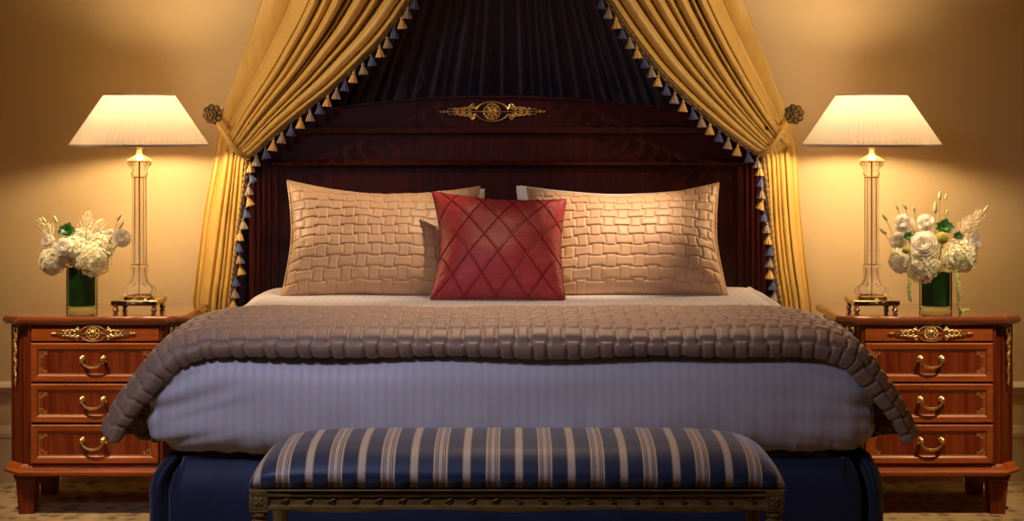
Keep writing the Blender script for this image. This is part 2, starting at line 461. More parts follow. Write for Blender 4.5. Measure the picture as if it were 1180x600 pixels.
bm = bmesh.new(); bm.from_mesh(dv.data); bmesh.ops.remove_doubles(bm, verts=bm.verts, dist=.0008); bmesh.ops.recalc_face_normals(bm, faces=bm.faces); bm.to_mesh(dv.data); bm.free(); dv.data.shade_smooth()
tag(dv, 'white satin-striped duvet tucked over the mattress of the bed', 'duvet')

# quilted runner at the foot of the bed
def runner():
    half = [(0, .925), (.45, .926), (.78, .925), (.88, .914), (.955, .885), (1.005, .842), (1.045, .79), (1.085, .735), (1.115, .685), (1.140, .632)]
    full = [(-x, z) for x, z in half[:0:-1]] + [(x - .004 * (i > 4), z) for i, (x, z) in enumerate(half)]
    prof = [(4.415, -.082), (4.395, -.062), (4.393, -.045), (4.408, -.028), (4.45, -.012), (4.52, -.004), (4.62, .002), (4.74, .003), (4.88, -.006), (5.02, -.032), (5.14, -.060), (5.2, -.075)]
    nu, nv = 700, 200
    C = resample(full, nu); B = resample(prof, nv)
    T = np.gradient(C, axis=0); T /= np.linalg.norm(T, axis=1)[:, None]; N = np.c_[-T[:, 1], T[:, 0]]
    Lc = np.r_[0, np.cumsum(np.linalg.norm(np.diff(C, axis=0), axis=1))]; Lb = np.r_[0, np.cumsum(np.linalg.norm(np.diff(B, axis=0), axis=1))]
    TB = np.gradient(B, axis=0); TB /= np.linalg.norm(TB, axis=1)[:, None]; NB_ = np.c_[-TB[:, 1], TB[:, 0]]
    U, V = np.meshgrid(Lc / .046, Lb / .050, indexing='ij')
    H = basket(U + .06 * np.sin(V * 1.3), V, .10, .26)
    G = np.zeros((nu, nv, 3))
    for i in range(nu):
        fl = np.clip((abs(C[i, 0]) - 1.0) / .12, 0, 1)
        for j in range(nv):
            wob = .010 * nz(U[i, j] * .16, V[i, j] * .2, 0, 11) + .022 * fl * nz(V[i, j] * .28, U[i, j] * .1, 0, 12 + (C[i, 0] > 0))
            back = max(0, (Lb[j] - .15) / .7)
            h = .0115 * H[i, j] + wob
            off = B[j, 1] * (1 - .15 * fl) + h * NB_[j, 1]
            x = C[i, 0] + N[i, 0] * off; z = C[i, 1] + N[i, 1] * off
            x -= np.sign(C[i, 0]) * fl * back * .15; z -= fl * back * .20
            G[i, j] = (x, B[j, 0] + h * NB_[j, 0], z)
    mb = MB(); mb.grid(G)
    o = mb.obj('bed_runner', M['runner'], angle=0)
    s = o.modifiers.new('solid', 'SOLIDIFY'); s.thickness = .014; s.offset = -1
    # make sure the thickness grows inwards (normals outwards)
    up = sum(p.normal.z for p in list(o.data.polygons)[len(o.data.polygons) // 2:len(o.data.polygons) // 2 + 200])
    if up < 0: o.data.flip_normals()
    return o
tag(runner(), 'taupe quilted bed runner draped across the foot of the bed', 'bed runner')

# ------------------------------------------------------------------ pillows
def pillow(name, tl, tr, bl, br, bows, thick, back, nu, nv, flange, pattern, mats, label, cat, group=None, seed=1, puffp=2.2, cords=None):
    tl, tr, bl, br = [P(*q) for q in (tl, tr, bl, br)]
    ax = ((tr - tl) + (br - bl)) / 2; az = ((tl - bl) + (tr - br)) / 2
    W = np.linalg.norm(ax); Hh = np.linalg.norm(az)
    n = np.cross(ax, az); n /= np.linalg.norm(n)
    if n[1] > 0: n = -n
    ex = ax / W; ez = az / Hh
    us = np.linspace(-1, 1, nu); vs = np.linspace(-1, 1, nv)
    U, V = np.meshgrid(us, vs, indexing='ij')
    s = (U + 1) / 2; t = (V + 1) / 2
    base = bl * ((1 - s) * (1 - t))[..., None] + br * (s * (1 - t))[..., None] + tl * ((1 - s) * t)[..., None] + tr * (s * t)[..., None]
    bt, bb, bL, bR = bows
    bow = lambda q, k=1.6: (1 - np.abs(q) ** k)
    base += -ez * (bt * bow(U) * t ** 2)[..., None] + ez * (bb * bow(U) * (1 - t) ** 2)[..., None]
    base += ex * (bL * bow(V) * (1 - s) ** 2)[..., None] - ex * (bR * bow(V) * s ** 2)[..., None]
    fu = 1 - 2 * flange / W; fv = 1 - 2 * flange / Hh
    ui = np.clip(U / fu, -1, 1); vi = np.clip(V / fv, -1, 1)
    T = ((1 - np.abs(ui) ** puffp) * (1 - np.abs(vi) ** puffp)) ** .55
    inside = (np.abs(U) < fu) & (np.abs(V) < fv)
    R = np.zeros_like(T)
    for i in range(nu):
        for j in range(nv):
            e = 1 - min(T[i, j], 1)
            R[i, j] = .010 * nz(U[i, j] * 1.8 * W * 2, V[i, j] * 1.8, 0, seed) + .006 * e * nz(U[i, j] * 9, V[i, j] * 9, 0, seed + 5)
    Hp = pattern(s * W, t * Hh) * np.clip(T * 3 + .5, 0, 1) if pattern is not None else 0
    edge = np.minimum(np.minimum(1 - np.abs(U), 1 - np.abs(V)) * 12, 1)
    front = base + n * (.004 + thick * T + R * edge + Hp)[..., None]
    backg = base - n * (.004 + back * T)[..., None]
    mb = MB(); mb.grid(front); mb.grid(backg)
    idx = [(i, 0) for i in range(nu)] + [(nu - 1, j) for j in range(1, nv)] + [(i, nv - 1) for i in range(nu - 2, -1, -1)] + [(0, j) for j in range(nv - 2, 0, -1)]
    K = nu * nv; fs = []
    for a, b in zip(idx, idx[1:] + idx[:1]):
        p, q = a[0] * nv + a[1], b[0] * nv + b[1]; fs.append((p, q, q + K, p + K))
    mb.f += fs; mb.mi += [0] * len(fs)
    c = (bl + br) / 2
    o = mb.obj(name, mats[0], origin=tuple(c), angle=0)
    tag(o, label, cat, group)
    if cords:
        W2, H2 = W, Hh
        def at(a, b, off):
            fi, fj = np.clip(a / W2, 0, 1) * (nu - 1), np.clip(b / H2, 0, 1) * (nv - 1)
            i, j = int(min(fi, nu - 2)), int(min(fj, nv - 2)); x, y = fi - i, fj - j
            p = front[i, j] * (1 - x) * (1 - y) + front[i + 1, j] * x * (1 - y) + front[i, j + 1] * (1 - x) * y + front[i + 1, j + 1] * x * y
            return p + n * off
        for (a0, b0, a1, b1) in cords(W2, H2):
            cm = MB(); pts = [at(a0 + (a1 - a0) * k / 40, b0 + (b1 - b0) * k / 40, .0022) for k in range(41)]
            cm.tube(pts, .0030, 6)
            cm.obj('cord', mats[1], o)
    # piping round the seam
    pm = MB(); loop = [base[i, j] for i, j in idx[::2]]; loop.append(loop[0]); pm.tube([p for p in loop], .0035, 6, caps=False)
    pm.obj('piping', mats[-1], o)
    return o

white_pat = None
pillow('pillow', (338, 217, 6.38), (558, 218, 6.38), (352, 338, 6.27), (560, 338, 6.27), (.028, 0, .01, .01), .06, .045, 50, 30, .025, None, [M['white'], M['white']],
       'white pillow standing behind the left quilted sham against the headboard', 'pillow', 'white pillows', 21)
pillow('pillow', (595, 214, 6.38), (812, 218, 6.38), (606, 338, 6.27), (812, 338, 6.27), (.030, 0, .01, .01), .06, .045, 50, 30, .025, None, [M['white'], M['white']],
       'white pillow standing behind the right quilted sham against the headboard', 'pillow', 'white pillows', 22)
sham_pat = lambda a, b: .0062 * basket(a / .055 + .06 * np.sin(b * 30), b / .043, .14, .17)
pillow('quilted_pillow', (331, 208, 6.30), (553, 215, 6.32), (324, 342, 6.05), (546, 343, 6.05), (.055, .0, .028, .02), .115, .05, 340, 240, .007, sham_pat, [M['sham'], M['sham']],
       'tan basketweave-quilted pillow left of the red cushion', 'pillow', 'tan quilted pillows', 31)
pillow('quilted_pillow', (607, 216, 6.32), (828, 211, 6.30), (612, 343, 6.05), (839, 342, 6.05), (.058, .0, .02, .026), .115, .05, 340, 240, .007, sham_pat, [M['sham'], M['sham']],
       'tan basketweave-quilted pillow right of the red cushion', 'pillow', 'tan quilted pillows', 32)
def diamond(W, H):
    out = []; sx, k = .118, 1.28
    for sgn in (1, -1):
        c = -2.0
        while c < 2.5:
            # line b = sgn*k*(a - c)
            pts = []
            for a in (0, W):
                b = sgn * k * (a - c)
                if 0 <= b <= H: pts.append((a, b))
            for b in (0, H):
                a = c + b / (sgn * k)
                if 0 < a < W: pts.append((a, b))
            if len(pts) >= 2: out.append((*pts[0], *pts[-1]))
            c += sx
    return out
def tuck(a, b):
    sx, k = .118, 1.28; r = 0
    h = np.zeros_like(a)
    for sgn in (1, -1):
        c = a - b / (sgn * k); q = ((c + 2.0) / sx) % 1; d = np.minimum(q, 1 - q) * sx
        h += -np.exp(-(d / .008) ** 2)
    return .0016 * h
pillow('red_cushion', (498, 221, 6.06), (652, 230, 6.06), (496, 344, 5.86), (651, 345, 5.86), (.020, .004, .036, .018), .09, .05, 130, 110, .002, tuck, [M['red'], M['red_cord']],
       'red silk square cushion with a corded diamond lattice', 'cushion', None, 41, cords=diamond)

# ------------------------------------------------------------------ gilt mounts
def mount(mb, c, L, y=None):
    """horizontal gilt mount: rosette in a wreath, scrolling leaves, end finials; length L, facing -y"""
    x0, yy, z0 = c; S = L / .33; rnd = random.Random(5)
    mb.ball((x0, yy, z0), .0135 * S, 14, 8, 1, .55, 1)
    for k in range(8):
        a = k * math.pi / 4; mb.ball((x0 + .015 * S * math.cos(a), yy, z0 + .015 * S * math.sin(a)), .0052 * S, 8, 5, 1, .7, 1)
    for k in range(18):
        a = 2 * math.pi * k / 18; mb.ball((x0 + .0245 * S * math.cos(a), yy, z0 + .0235 * S * math.sin(a)), .0042 * S, 7, 5, 1, .8, 1)
    for sg in (1, -1):      # lozenge ribbons
        pts = [(x0 + .05 * S * math.sin(t) * 1.0, yy, z0 + sg * .030 * S * math.cos(t) ** 1.0) for t in np.linspace(-1.35, 1.35, 21)]
        mb.tube(pts, .0024 * S, 6)
        for s2 in (1, -1):
            sc = [(x0 + s2 * (.05 + .018 * t) * S, yy, z0 + sg * (.006 + .018 * math.sin(t * 3.0)) * S) for t in np.linspace(0, 1, 12)]
            mb.tube(sc, [.0036 * S * (1 - .4 * t) for t in np.linspace(0, 1, 12)], 6)
            for k in range(10):
                t = k / 9; xx = x0 + s2 * (.058 + .055 * t) * S
                mb.ball((xx, yy, z0 + sg * (.012 - .006 * t + .004 * math.sin(k * 2.2)) * S), (.0066 - .0022 * t) * S, 7, 5, 1.3, .7, .9)
    for s2 in (1, -1):
        mb.tube([(x0 + s2 * .03 * S, yy, z0), (x0 + s2 * .15 * S, yy, z0)], .0017 * S, 6)
        mb.tube([(x0 + s2 * (.127 + .011 * math.cos(t)) * S, yy, z0 + .009 * S * math.sin(t)) for t in np.linspace(0, 2 * math.pi, 15)], .0019 * S, 5)
        mb.ball((x0 + s2 * .147 * S, yy, z0), .0058 * S, 8, 6, 1, .8, 1)
        mb.ball((x0 + s2 * .156 * S, yy, z0), .0048 * S, 8, 6, 1.8, .7, .8)

def drop_mount(mb, c, n, H):
    """vertical gilt husk garland: lyre top, then tapering drops; placed at c on a face whose normal is n"""
    ax = Vector((-n[1], n[0], 0)); nn = Vector((n[0], n[1], 0)); c = Vector(c)
    def q(u, z, o=.003): return tuple(c + ax * u + nn * o + Vector((0, 0, z)))
    for s in (1, -1):
        mb.tube([q(s * (.003 + .013 * math.sin(t * 2.6)), -.035 * (1 - t)) for t in np.linspace(0, 1, 10)], .0028, 6)
        mb.tube([q(s * (.011 + .005 * math.cos(t)), -.004 + .005 * math.sin(t)) for t in np.linspace(0, 5, 9)], .0022, 5)
    rnd = random.Random(3); z = -.02
    while z > -H:
        t = -z / H; wdt = (.010 * (1 - t) + .0045)
        mb.ball(q(wdt * math.sin(z * 120) * .75, z), .0045 + .0035 * (1 - t) * rnd.random(), 7, 5, 1, 1, 1.3)
        mb.ball(q(-wdt * math.sin(z * 120 + 1) * .75, z - .004), .0038, 6, 5, 1, 1, 1.5)
        z -= .0085
    mb.ball(q(0, -H - .006), .005, 8, 6, .8, .8, 1.8)

# ------------------------------------------------------------------ headboard
hb = empty('headboard', (0, 6.5, 0), 'tall dark mahogany headboard with a gently arched top rail', 'headboard')
HX0, HX1 = (286 - CX) * 6.45 / F, (884 - CX) * 6.45 / F
hy0, hy1 = 6.475, 6.545
def HZ(py, d=6.47): return CH - (py - HY) * d / F
APX = (572 - CX) * 6.47 / F
def arch(x): return HZ(110 + 15.5 * ((x - APX) / .70) ** 2)
# arched top rail
mb = MB(); xs = np.linspace(HX0, HX1, 60)
mb.rings([[(x, hy0 - .004, HZ(147)), (x, hy0 - .004, arch(x) - .012), (x, hy0 - .016, arch(x) - .008), (x, hy0 - .016, arch(x)), (x, hy1 + .004, arch(x)), (x, hy1 + .004, HZ(147))] for x in xs])
mb.obj('top_rail', M['dark_mahogany'], hb, angle=30)
# moulding under the top rail
mb = MB(); mb.rings([[(x, hy0 - .014, HZ(150)), (x, hy0 - .016, HZ(146.4)), (x, hy0 - .013, HZ(146)), (x, hy1, HZ(145.8)), (x, hy1, HZ(155)), (x, hy0 - .002, HZ(155)), (x, hy0 - .012, HZ(153))] for x in (HX0 - .004, HX1 + .004)])
mb.obj('moulding', M['dark_mahogany'], hb, angle=30)
mb = MB(); mb.box(HX0 + .01, HX1 - .01, hy0 + .008, hy1, HZ(186), HZ(155)); mb.obj('frieze', M['dark_mahogany'], hb, smooth=False)
mb = MB(); mb.rings([[(x, hy0 - .010, HZ(190)), (x, hy0 - .012, HZ(187)), (x, hy0 - .002, HZ(184)), (x, hy1, HZ(184)), (x, hy1, HZ(193)), (x, hy0 + .006, HZ(193))] for x in (HX0 + .09, HX1 - .09)])
mb.obj('moulding', M['dark_mahogany'], hb, angle=30)
mb = MB(); mb.box(HX0 + .09, HX1 - .09, hy0 + .016, hy1 - .01, .30, HZ(192)); mb.obj('panel', M['dark_mahogany'], hb, smooth=False)
for sx in (HX0, HX1 - .115):
    mb = MB(); poly = [(sx, hy1), (sx, hy0 - .002)]
    for k in range(4):
        a = sx + .02 + k * .022
        poly += [(a, hy0 - .002), (a + .003, hy0 + .004), (a + .011, hy0 + .004), (a + .014, hy0 - .002)]
    poly += [(sx + .115, hy0 - .002), (sx + .115, hy1)]
    mb.prism(poly[::-1], 0, HZ(187)); mb.obj('stile', M['dark_mahogany'], hb, angle=20)
mb = MB(); mount(mb, P(567, 128.5, hy0 - .010), .432); g = mb.obj('mount', M['old_gilt'], hb); g['label'] = 'gilt rosette mount'

# ------------------------------------------------------------------ nightstands
def nightstand(sg, label):
    root = empty('nightstand', (sg * 1.5925, 6.3, 0), label, 'nightstand', 'mahogany nightstands')
    def poly(e, fe=None):
        """plan outline grown outwards by e: back, inner side, cants, front"""
        xi, xo = 1.262 - e, 1.925 + e; yb = 6.535 + min(e, .008); yf = 6.100 - e; c = .066 + e * .25
        p = [(xi, yb), (xi, yf + c), (xi + c, yf), (xo - c, yf), (xo, yf + c), (xo, yb)]
        return [(sg * x, y) for x, y in p]
    def slab(prof, name, mat):
        mb = MB(); mb.rings([[(x, y, z) for x, y in poly(e)] for e, z in prof]); return mb.obj(name, mat, root, angle=25)
    slab([(-.02, .722), (.010, .722), (.018, .727), (.024, .735), (.024, .745), (.020, .753), (.012, .758)], 'top', M['mahogany_top'])
    slab([(-.004, .195), (-.004, .722)], 'carcass', M['mahogany'])
    slab([(-.01, .148), (.006, .150), (.020, .158), (.022, .168), (.012, .176), (.008, .186), (.000, .195), (-.01, .197)], 'plinth', M['mahogany_h'])
    X0, X1 = 1.331, 1.832; yf = 6.103
    def bx(mb, a, b, y0, y1, z0, z1, bev=0): mb.box(sg * a, sg * b, y0, y1, z0, z1, bev)
    # pilaster fillets beside the drawers
    for a in (X0 - .0, X1 - .0):
        mb = MB(); bx(mb, a - .006, a + .006, 6.092, 6.11, .197, .722); mb.obj('pilaster', M['mahogany'], root, smooth=False)
    # frieze drawer
    mb = MB(); bx(mb, X0 + .008, X1 - .008, yf - .014, yf + .01, .664, .7135, .002); d = mb.obj('drawer', M['mahogany_h'], root)
    mb = MB(); mount(mb, (sg * 1.5885, yf - .018, .694), .325); mb.obj('mount', M['gilt'], d)
    for zc in ((.5085 + .659) / 2, (.353 + .506) / 2, (.198 + .351) / 2):
        h = .1475 / 2; a, b = X0 + .008, X1 - .008
        # mitred frame with a raised outer edge sloping down to the flat panel
        mb = MB(); y1, y2, y3 = yf - .020, yf - .013, yf - .011
        def ring(i, y): return [(sg * (a + i), y, zc - h + i), (sg * (b - i), y, zc - h + i), (sg * (b - i), y, zc + h - i), (sg * (a + i), y, zc + h - i)]
        mb.rings([ring(0, yf + .01), ring(0, yf - .016), ring(.004, y1), ring(.022, y1 + .002), ring(.030, y3)], caps=False)
        d = mb.obj('drawer', M['mahogany_h'], root, smooth=False)
        mb = MB(); bx(mb, a + .030, b - .030, y3 - .0005, yf + .01, zc - h + .030, zc + h - .030); mb.obj('front_panel', M['mahogany_v'], d, smooth=False)
        mb = MB(); yi0, yi1 = y3 - .0016, y3 + .001; t = .0016; i = .031; k = .030
        L, R_, B_, T_ = a + i, b - i, zc - h + i, zc + h - i
        bx(mb, L + k, R_ - k, yi0, yi1, T_ - t, T_); bx(mb, L + k, R_ - k, yi0, yi1, B_, B_ + t)
        for e, s in ((L, 1), (R_, -1)):
            bx(mb, *sorted((e, e + s * t)), yi0, yi1, B_ + .022, T_ - .022); bx(mb, *sorted((e + s * .006, e + s * (.006 + t))), yi0, yi1, B_ + .022, T_ - .022)
            for zz, q in ((T_, -1), (B_, 1)):
                cell = .0052     # key-fret corner
                for (u, w) in ((0, 0), (1, 0), (2, 0), (3, 0), (4, 0), (0, 1), (4, 1), (0, 2), (2, 2), (3, 2), (4, 2), (0, 3), (2, 3), (0, 4), (1, 4), (2, 4), (5, 2), (5, 0)):
                    bx(mb, *sorted((e + s * u * cell, e + s * (u + .92) * cell)), yi0, yi1, *sorted((zz + q * w * cell * .9, zz + q * (w + .9) * cell * .9)))
        mb.obj('inlay', M['inlay'], d, smooth=False)
        mb = MB(); xc = 1.5885; zh = zc + .012; yh = y3
        for s in (1, -1):
            x = sg * xc + s * .040
            mb.lathe([(.011, 0), (.011, .003), (.006, .006), (.005, .016), (.009, .019), (.0095, .025), (.005, .030), (0.0005, .031)], (x, yh, zh + .004), 14, axis='y')
            mb.ball((x + s * .0085, yh - .006, zh - .008), .0045, 8, 6); mb.ball((x, yh - .006, zh - .016), .0035, 8, 6)
        pts = [(sg * xc + .040 * math.sin(t) / math.sin(1.45), yh - .022, zh - .002 - .052 * (math.cos(t) - math.cos(1.45)) * .62) for t in np.linspace(-1.45, 1.45, 25)]
        mb.tube(pts, [.0034 + .0016 * math.cos(t) + .0004 * math.sin(t * 40) for t in np.linspace(-1.45, 1.45, 25)], 8)
        mb.obj('handle', M['gilt'], d)
    # canted corners carry gilt drops
    for cx_, nx in ((1.262 + .033, -1), (1.925 - .033, 1)):
        mb = MB(); r = math.sqrt(.5)
        drop_mount(mb, (sg * (cx_ + nx * .002), 6.100 + .033 - .001, .712), (sg * nx * r, -r), .21); mb.obj('mount', M['gilt'], root)
        # fluted strip each side of the drop
        mb = MB()
        for u in (-.036, .036):
            c = Vector((sg * cx_, 6.133, 0)); ax = Vector((r, sg * nx * r, 0)); nn = Vector((sg * nx * r, -r, 0))
            q = c + ax * u
            mb.tube([(q.x + nn.x * -.002, q.y + nn.y * -.002, .20), (q.x + nn.x * -.002, q.y + nn.y * -.002, .72)], .005, 8)
        mb.obj('pilaster', M['mahogany'], root)
    for (lx, ly) in ((1.855, 6.155), (1.33, 6.155), (1.865, 6.48), (1.32, 6.48)):
        mb = MB()
        mb.rings([[(sg * lx + w * a, ly + w * b, z) for a, b in ((-1, -1), (1, -1), (1, 1), (-1, 1))] for w, z in ((.044, .150), (.044, .142), (.038, .138), (.041, .132), (.035, .126), (.036, .12), (.028, .012), (.028, 0))])
        mb.obj('leg', M['mahogany'], root, smooth=False)
    return root
nightstand(-1, 'mahogany nightstand with gilt mounts left of the bed')
nightstand(1, 'mahogany nightstand with gilt mounts right of the bed')

# ------------------------------------------------------------------ table lamps
def lamp(X, label):
    d = 6.29; root = empty('table_lamp', (X, d, .758), label, 'lamp', 'crystal column table lamps')
    def Z(py): return CH - (py - HY) * d / F
    px = d / F
    mb = MB(); mb.box(X - .090, X + .090, d - .09, d + .09, Z(349.5), Z(343.5), .003)
    for a in (-1, 1):
        for b in (-1, 1): mb.lathe([(.006, .7585), (.011, .762), (.012, .77), (.007, .777), (.010, .783), (.012, Z(349))], (X + a * .074, d + b * .074, 0), 12)
    mb.tube([(X - .03 + .06 * t, d - .092, Z(347) + .006 * math.sin(t * 9)) for t in np.linspace(0, 1, 14)], .003, 6)
    mb.ball((X, d - .092, Z(347.5)), .008, 10, 6, 1.3, .5, .8)
    mb.obj('base', M['silver'], root, angle=30)
    mb = MB(); mb.lathe([(.060, Z(343.5)), (.062, Z(342)), (.060, Z(340.5)), (.05, Z(340))], (X, d, 0), 36); mb.obj('collar', M['brass'], root)
    fl = lambda a, k: .055 * math.cos(12 * a)
    mb = MB(); mb.lathe([(r * px, Z(y)) for r, y in ((17, 340), (18.5, 337), (19, 334), (17.5, 331), (14, 329), (11, 326), (9.2, 321), (8.6, 315), (8.8, 311), (10, 309), (10.2, 306), (9, 304))], (X, d, 0), 72, fl)
    mb.obj('crystal_foot', M['crystal'], root, angle=0)
    mb = MB(); mb.lathe([(r * px, Z(y)) for r, y in ((10, 326), (7, 318), (6.5, 308))], (X, d, 0), 24, caps=False); mb.obj('crystal_core', M['crystal'], root, angle=0)
    mb = MB(); ff = lambda a, k: .10 * abs(math.cos(4 * a)) - .05
    mb.lathe([(8.6 * px, Z(304)), (8.3 * px, Z(303)), (8.0 * px, Z(260)), (7.8 * px, Z(205))], (X, d, 0), 96, ff, caps=False)
    mb.lathe([(5.6 * px, Z(303)), (5.4 * px, Z(205))], (X, d, 0), 32, caps=False)
    mb.obj('crystal_column', M['crystal'], root, angle=0)
    mb = MB(); mb.lathe([(.0035, Z(340)), (.0035, Z(180))], (X, d, 0), 10)
    mb.obj('rod', M['brass'], root)
    for y, r in ((304, 9.6), (204, 9.4)):
        mb = MB(); mb.lathe([(r * px * .9, Z(y + .8)), (r * px, Z(y + .3)), (r * px, Z(y - .3)), (r * px * .9, Z(y - .8))], (X, d, 0), 32); mb.obj('ring', M['brass'], root)
    mb = MB(); mb.lathe([(r * px, Z(y)) for r, y in ((8.5, 202.5), (9.8, 200), (8.6, 198), (9.0, 195), (11, 191), (13.2, 188), (12.5, 186.5))], (X, d, 0), 72, lambda a, k: .07 * math.cos(10 * a) * (k > 2))
    for k in range(4):
        a = math.pi / 4 + k * math.pi / 2
        mb.ball((X + 13 * px * math.cos(a), d + 13 * px * math.sin(a), Z(189)), .009, 10, 8)
    mb.obj('capital', M['crystal'], root, angle=0)
    mb = MB(); mb.lathe([(r * px, Z(y)) for r, y in ((14.5, 186.2), (15.2, 185), (14.6, 184), (9, 181), (4.5, 178.5), (3, 176), (2.6, 172), (4, 170.5), (3.8, 168.5), (2, 167.5), (2, 150))], (X, d, 0), 36)
    mb.obj('cap', M['brass'], root, angle=40)
    # pleated shade
    zb, zt = Z(167.5), Z(109.5); rb, rt = 77 * px, 38.5 * px; mb = MB(); N = 76; seg = N * 6
    polys = []
    for k in range(13):
        t = k / 12; r = rb + (rt - rb) * t; z = zb + (zt - zb) * t; amp = .0085 * (1 - .35 * t)
        ring = []
        for i in range(seg):
            tri = (i % 6) / 5.0
            a = 2 * math.pi * i / seg; rr = r + amp * (tri - .5) * 2
            ring.append((X + rr * math.cos(a), d + rr * math.sin(a), z))
        polys.append(ring)
    mb.rings(polys, caps=False); sh = mb.obj('lamp_shade', M['shade'], root, angle=0)
    for (r, z, h) in ((rb + .004, zb, .006), (rt + .004, zt, .006)):
        mb = MB(); mb.lathe([(r - .004, z - h), (r, z - h * .7), (r + .001, z), (r, z + h * .7), (r - .004, z + h), (r - .006, z), (r - .004, z - h)], (X, d, 0), 80, caps=False)
        mb.obj('binding', M['binding'], sh)
    mb = MB()
    for k in range(3):
        a = k * 2 * math.pi / 3 + .5; mb.tube([(X, d, zt - .01), (X + rt * math.cos(a), d + rt * math.sin(a), zt)], .0015, 5)
    mb.lathe([(.006, zt - .014), (.006, zt - .004)], (X, d, 0), 10); mb.obj('spider', M['brass'], sh)
    mb = MB(); mb.lathe([(.012, Z(150)), (.014, Z(146)), (.026, Z(137)), (.030, Z(131)), (.025, Z(124)), (.012, Z(120)), (.001, Z(119.5))], (X, d, 0), 20); mb.obj('bulb', M['bulb'], root)
    l = light('lamp_light', 'POINT', (0, 0, 0), None, LAMP, (1.0, .72, .42), shadow_soft_size=.05)
    l.parent = root; l.location = (0, 0, Z(140) - .758)
    return root
LAMP = 37
lamp(-1.460, 'lit crystal column lamp on the left nightstand')
lamp(1.409, 'lit crystal column lamp on the right nightstand')

# ------------------------------------------------------------------ drapes
def tassel(p, col, parent, s=1.0, tilt=0.0):
    mb = MB(); x, y, z = p; ca, sa = math.cos(tilt), math.sin(tilt)
    mb.tube([(0, 0, 0), (0, -.002, -.010)], .0012, 5)
    mb.ball((0, -.002, -.0125), .0052, 10, 7)
    fl = lambda a, k: .10 * math.cos(9 * a)
    mb.lathe([(.0045, -.0165), (.0052, -.018), (.0085, -.026), (.0125, -.036), (.0150, -.043), (.0138, -.0445)], (0, -.002, 0), 36, fl)
    mb.v = [(x + s * (a * ca + c * sa), y + s * b, z + s * (c * ca - a * sa)) for a, b, c in mb.v]
    return mb.obj('tassel', M[col], parent, angle=50)

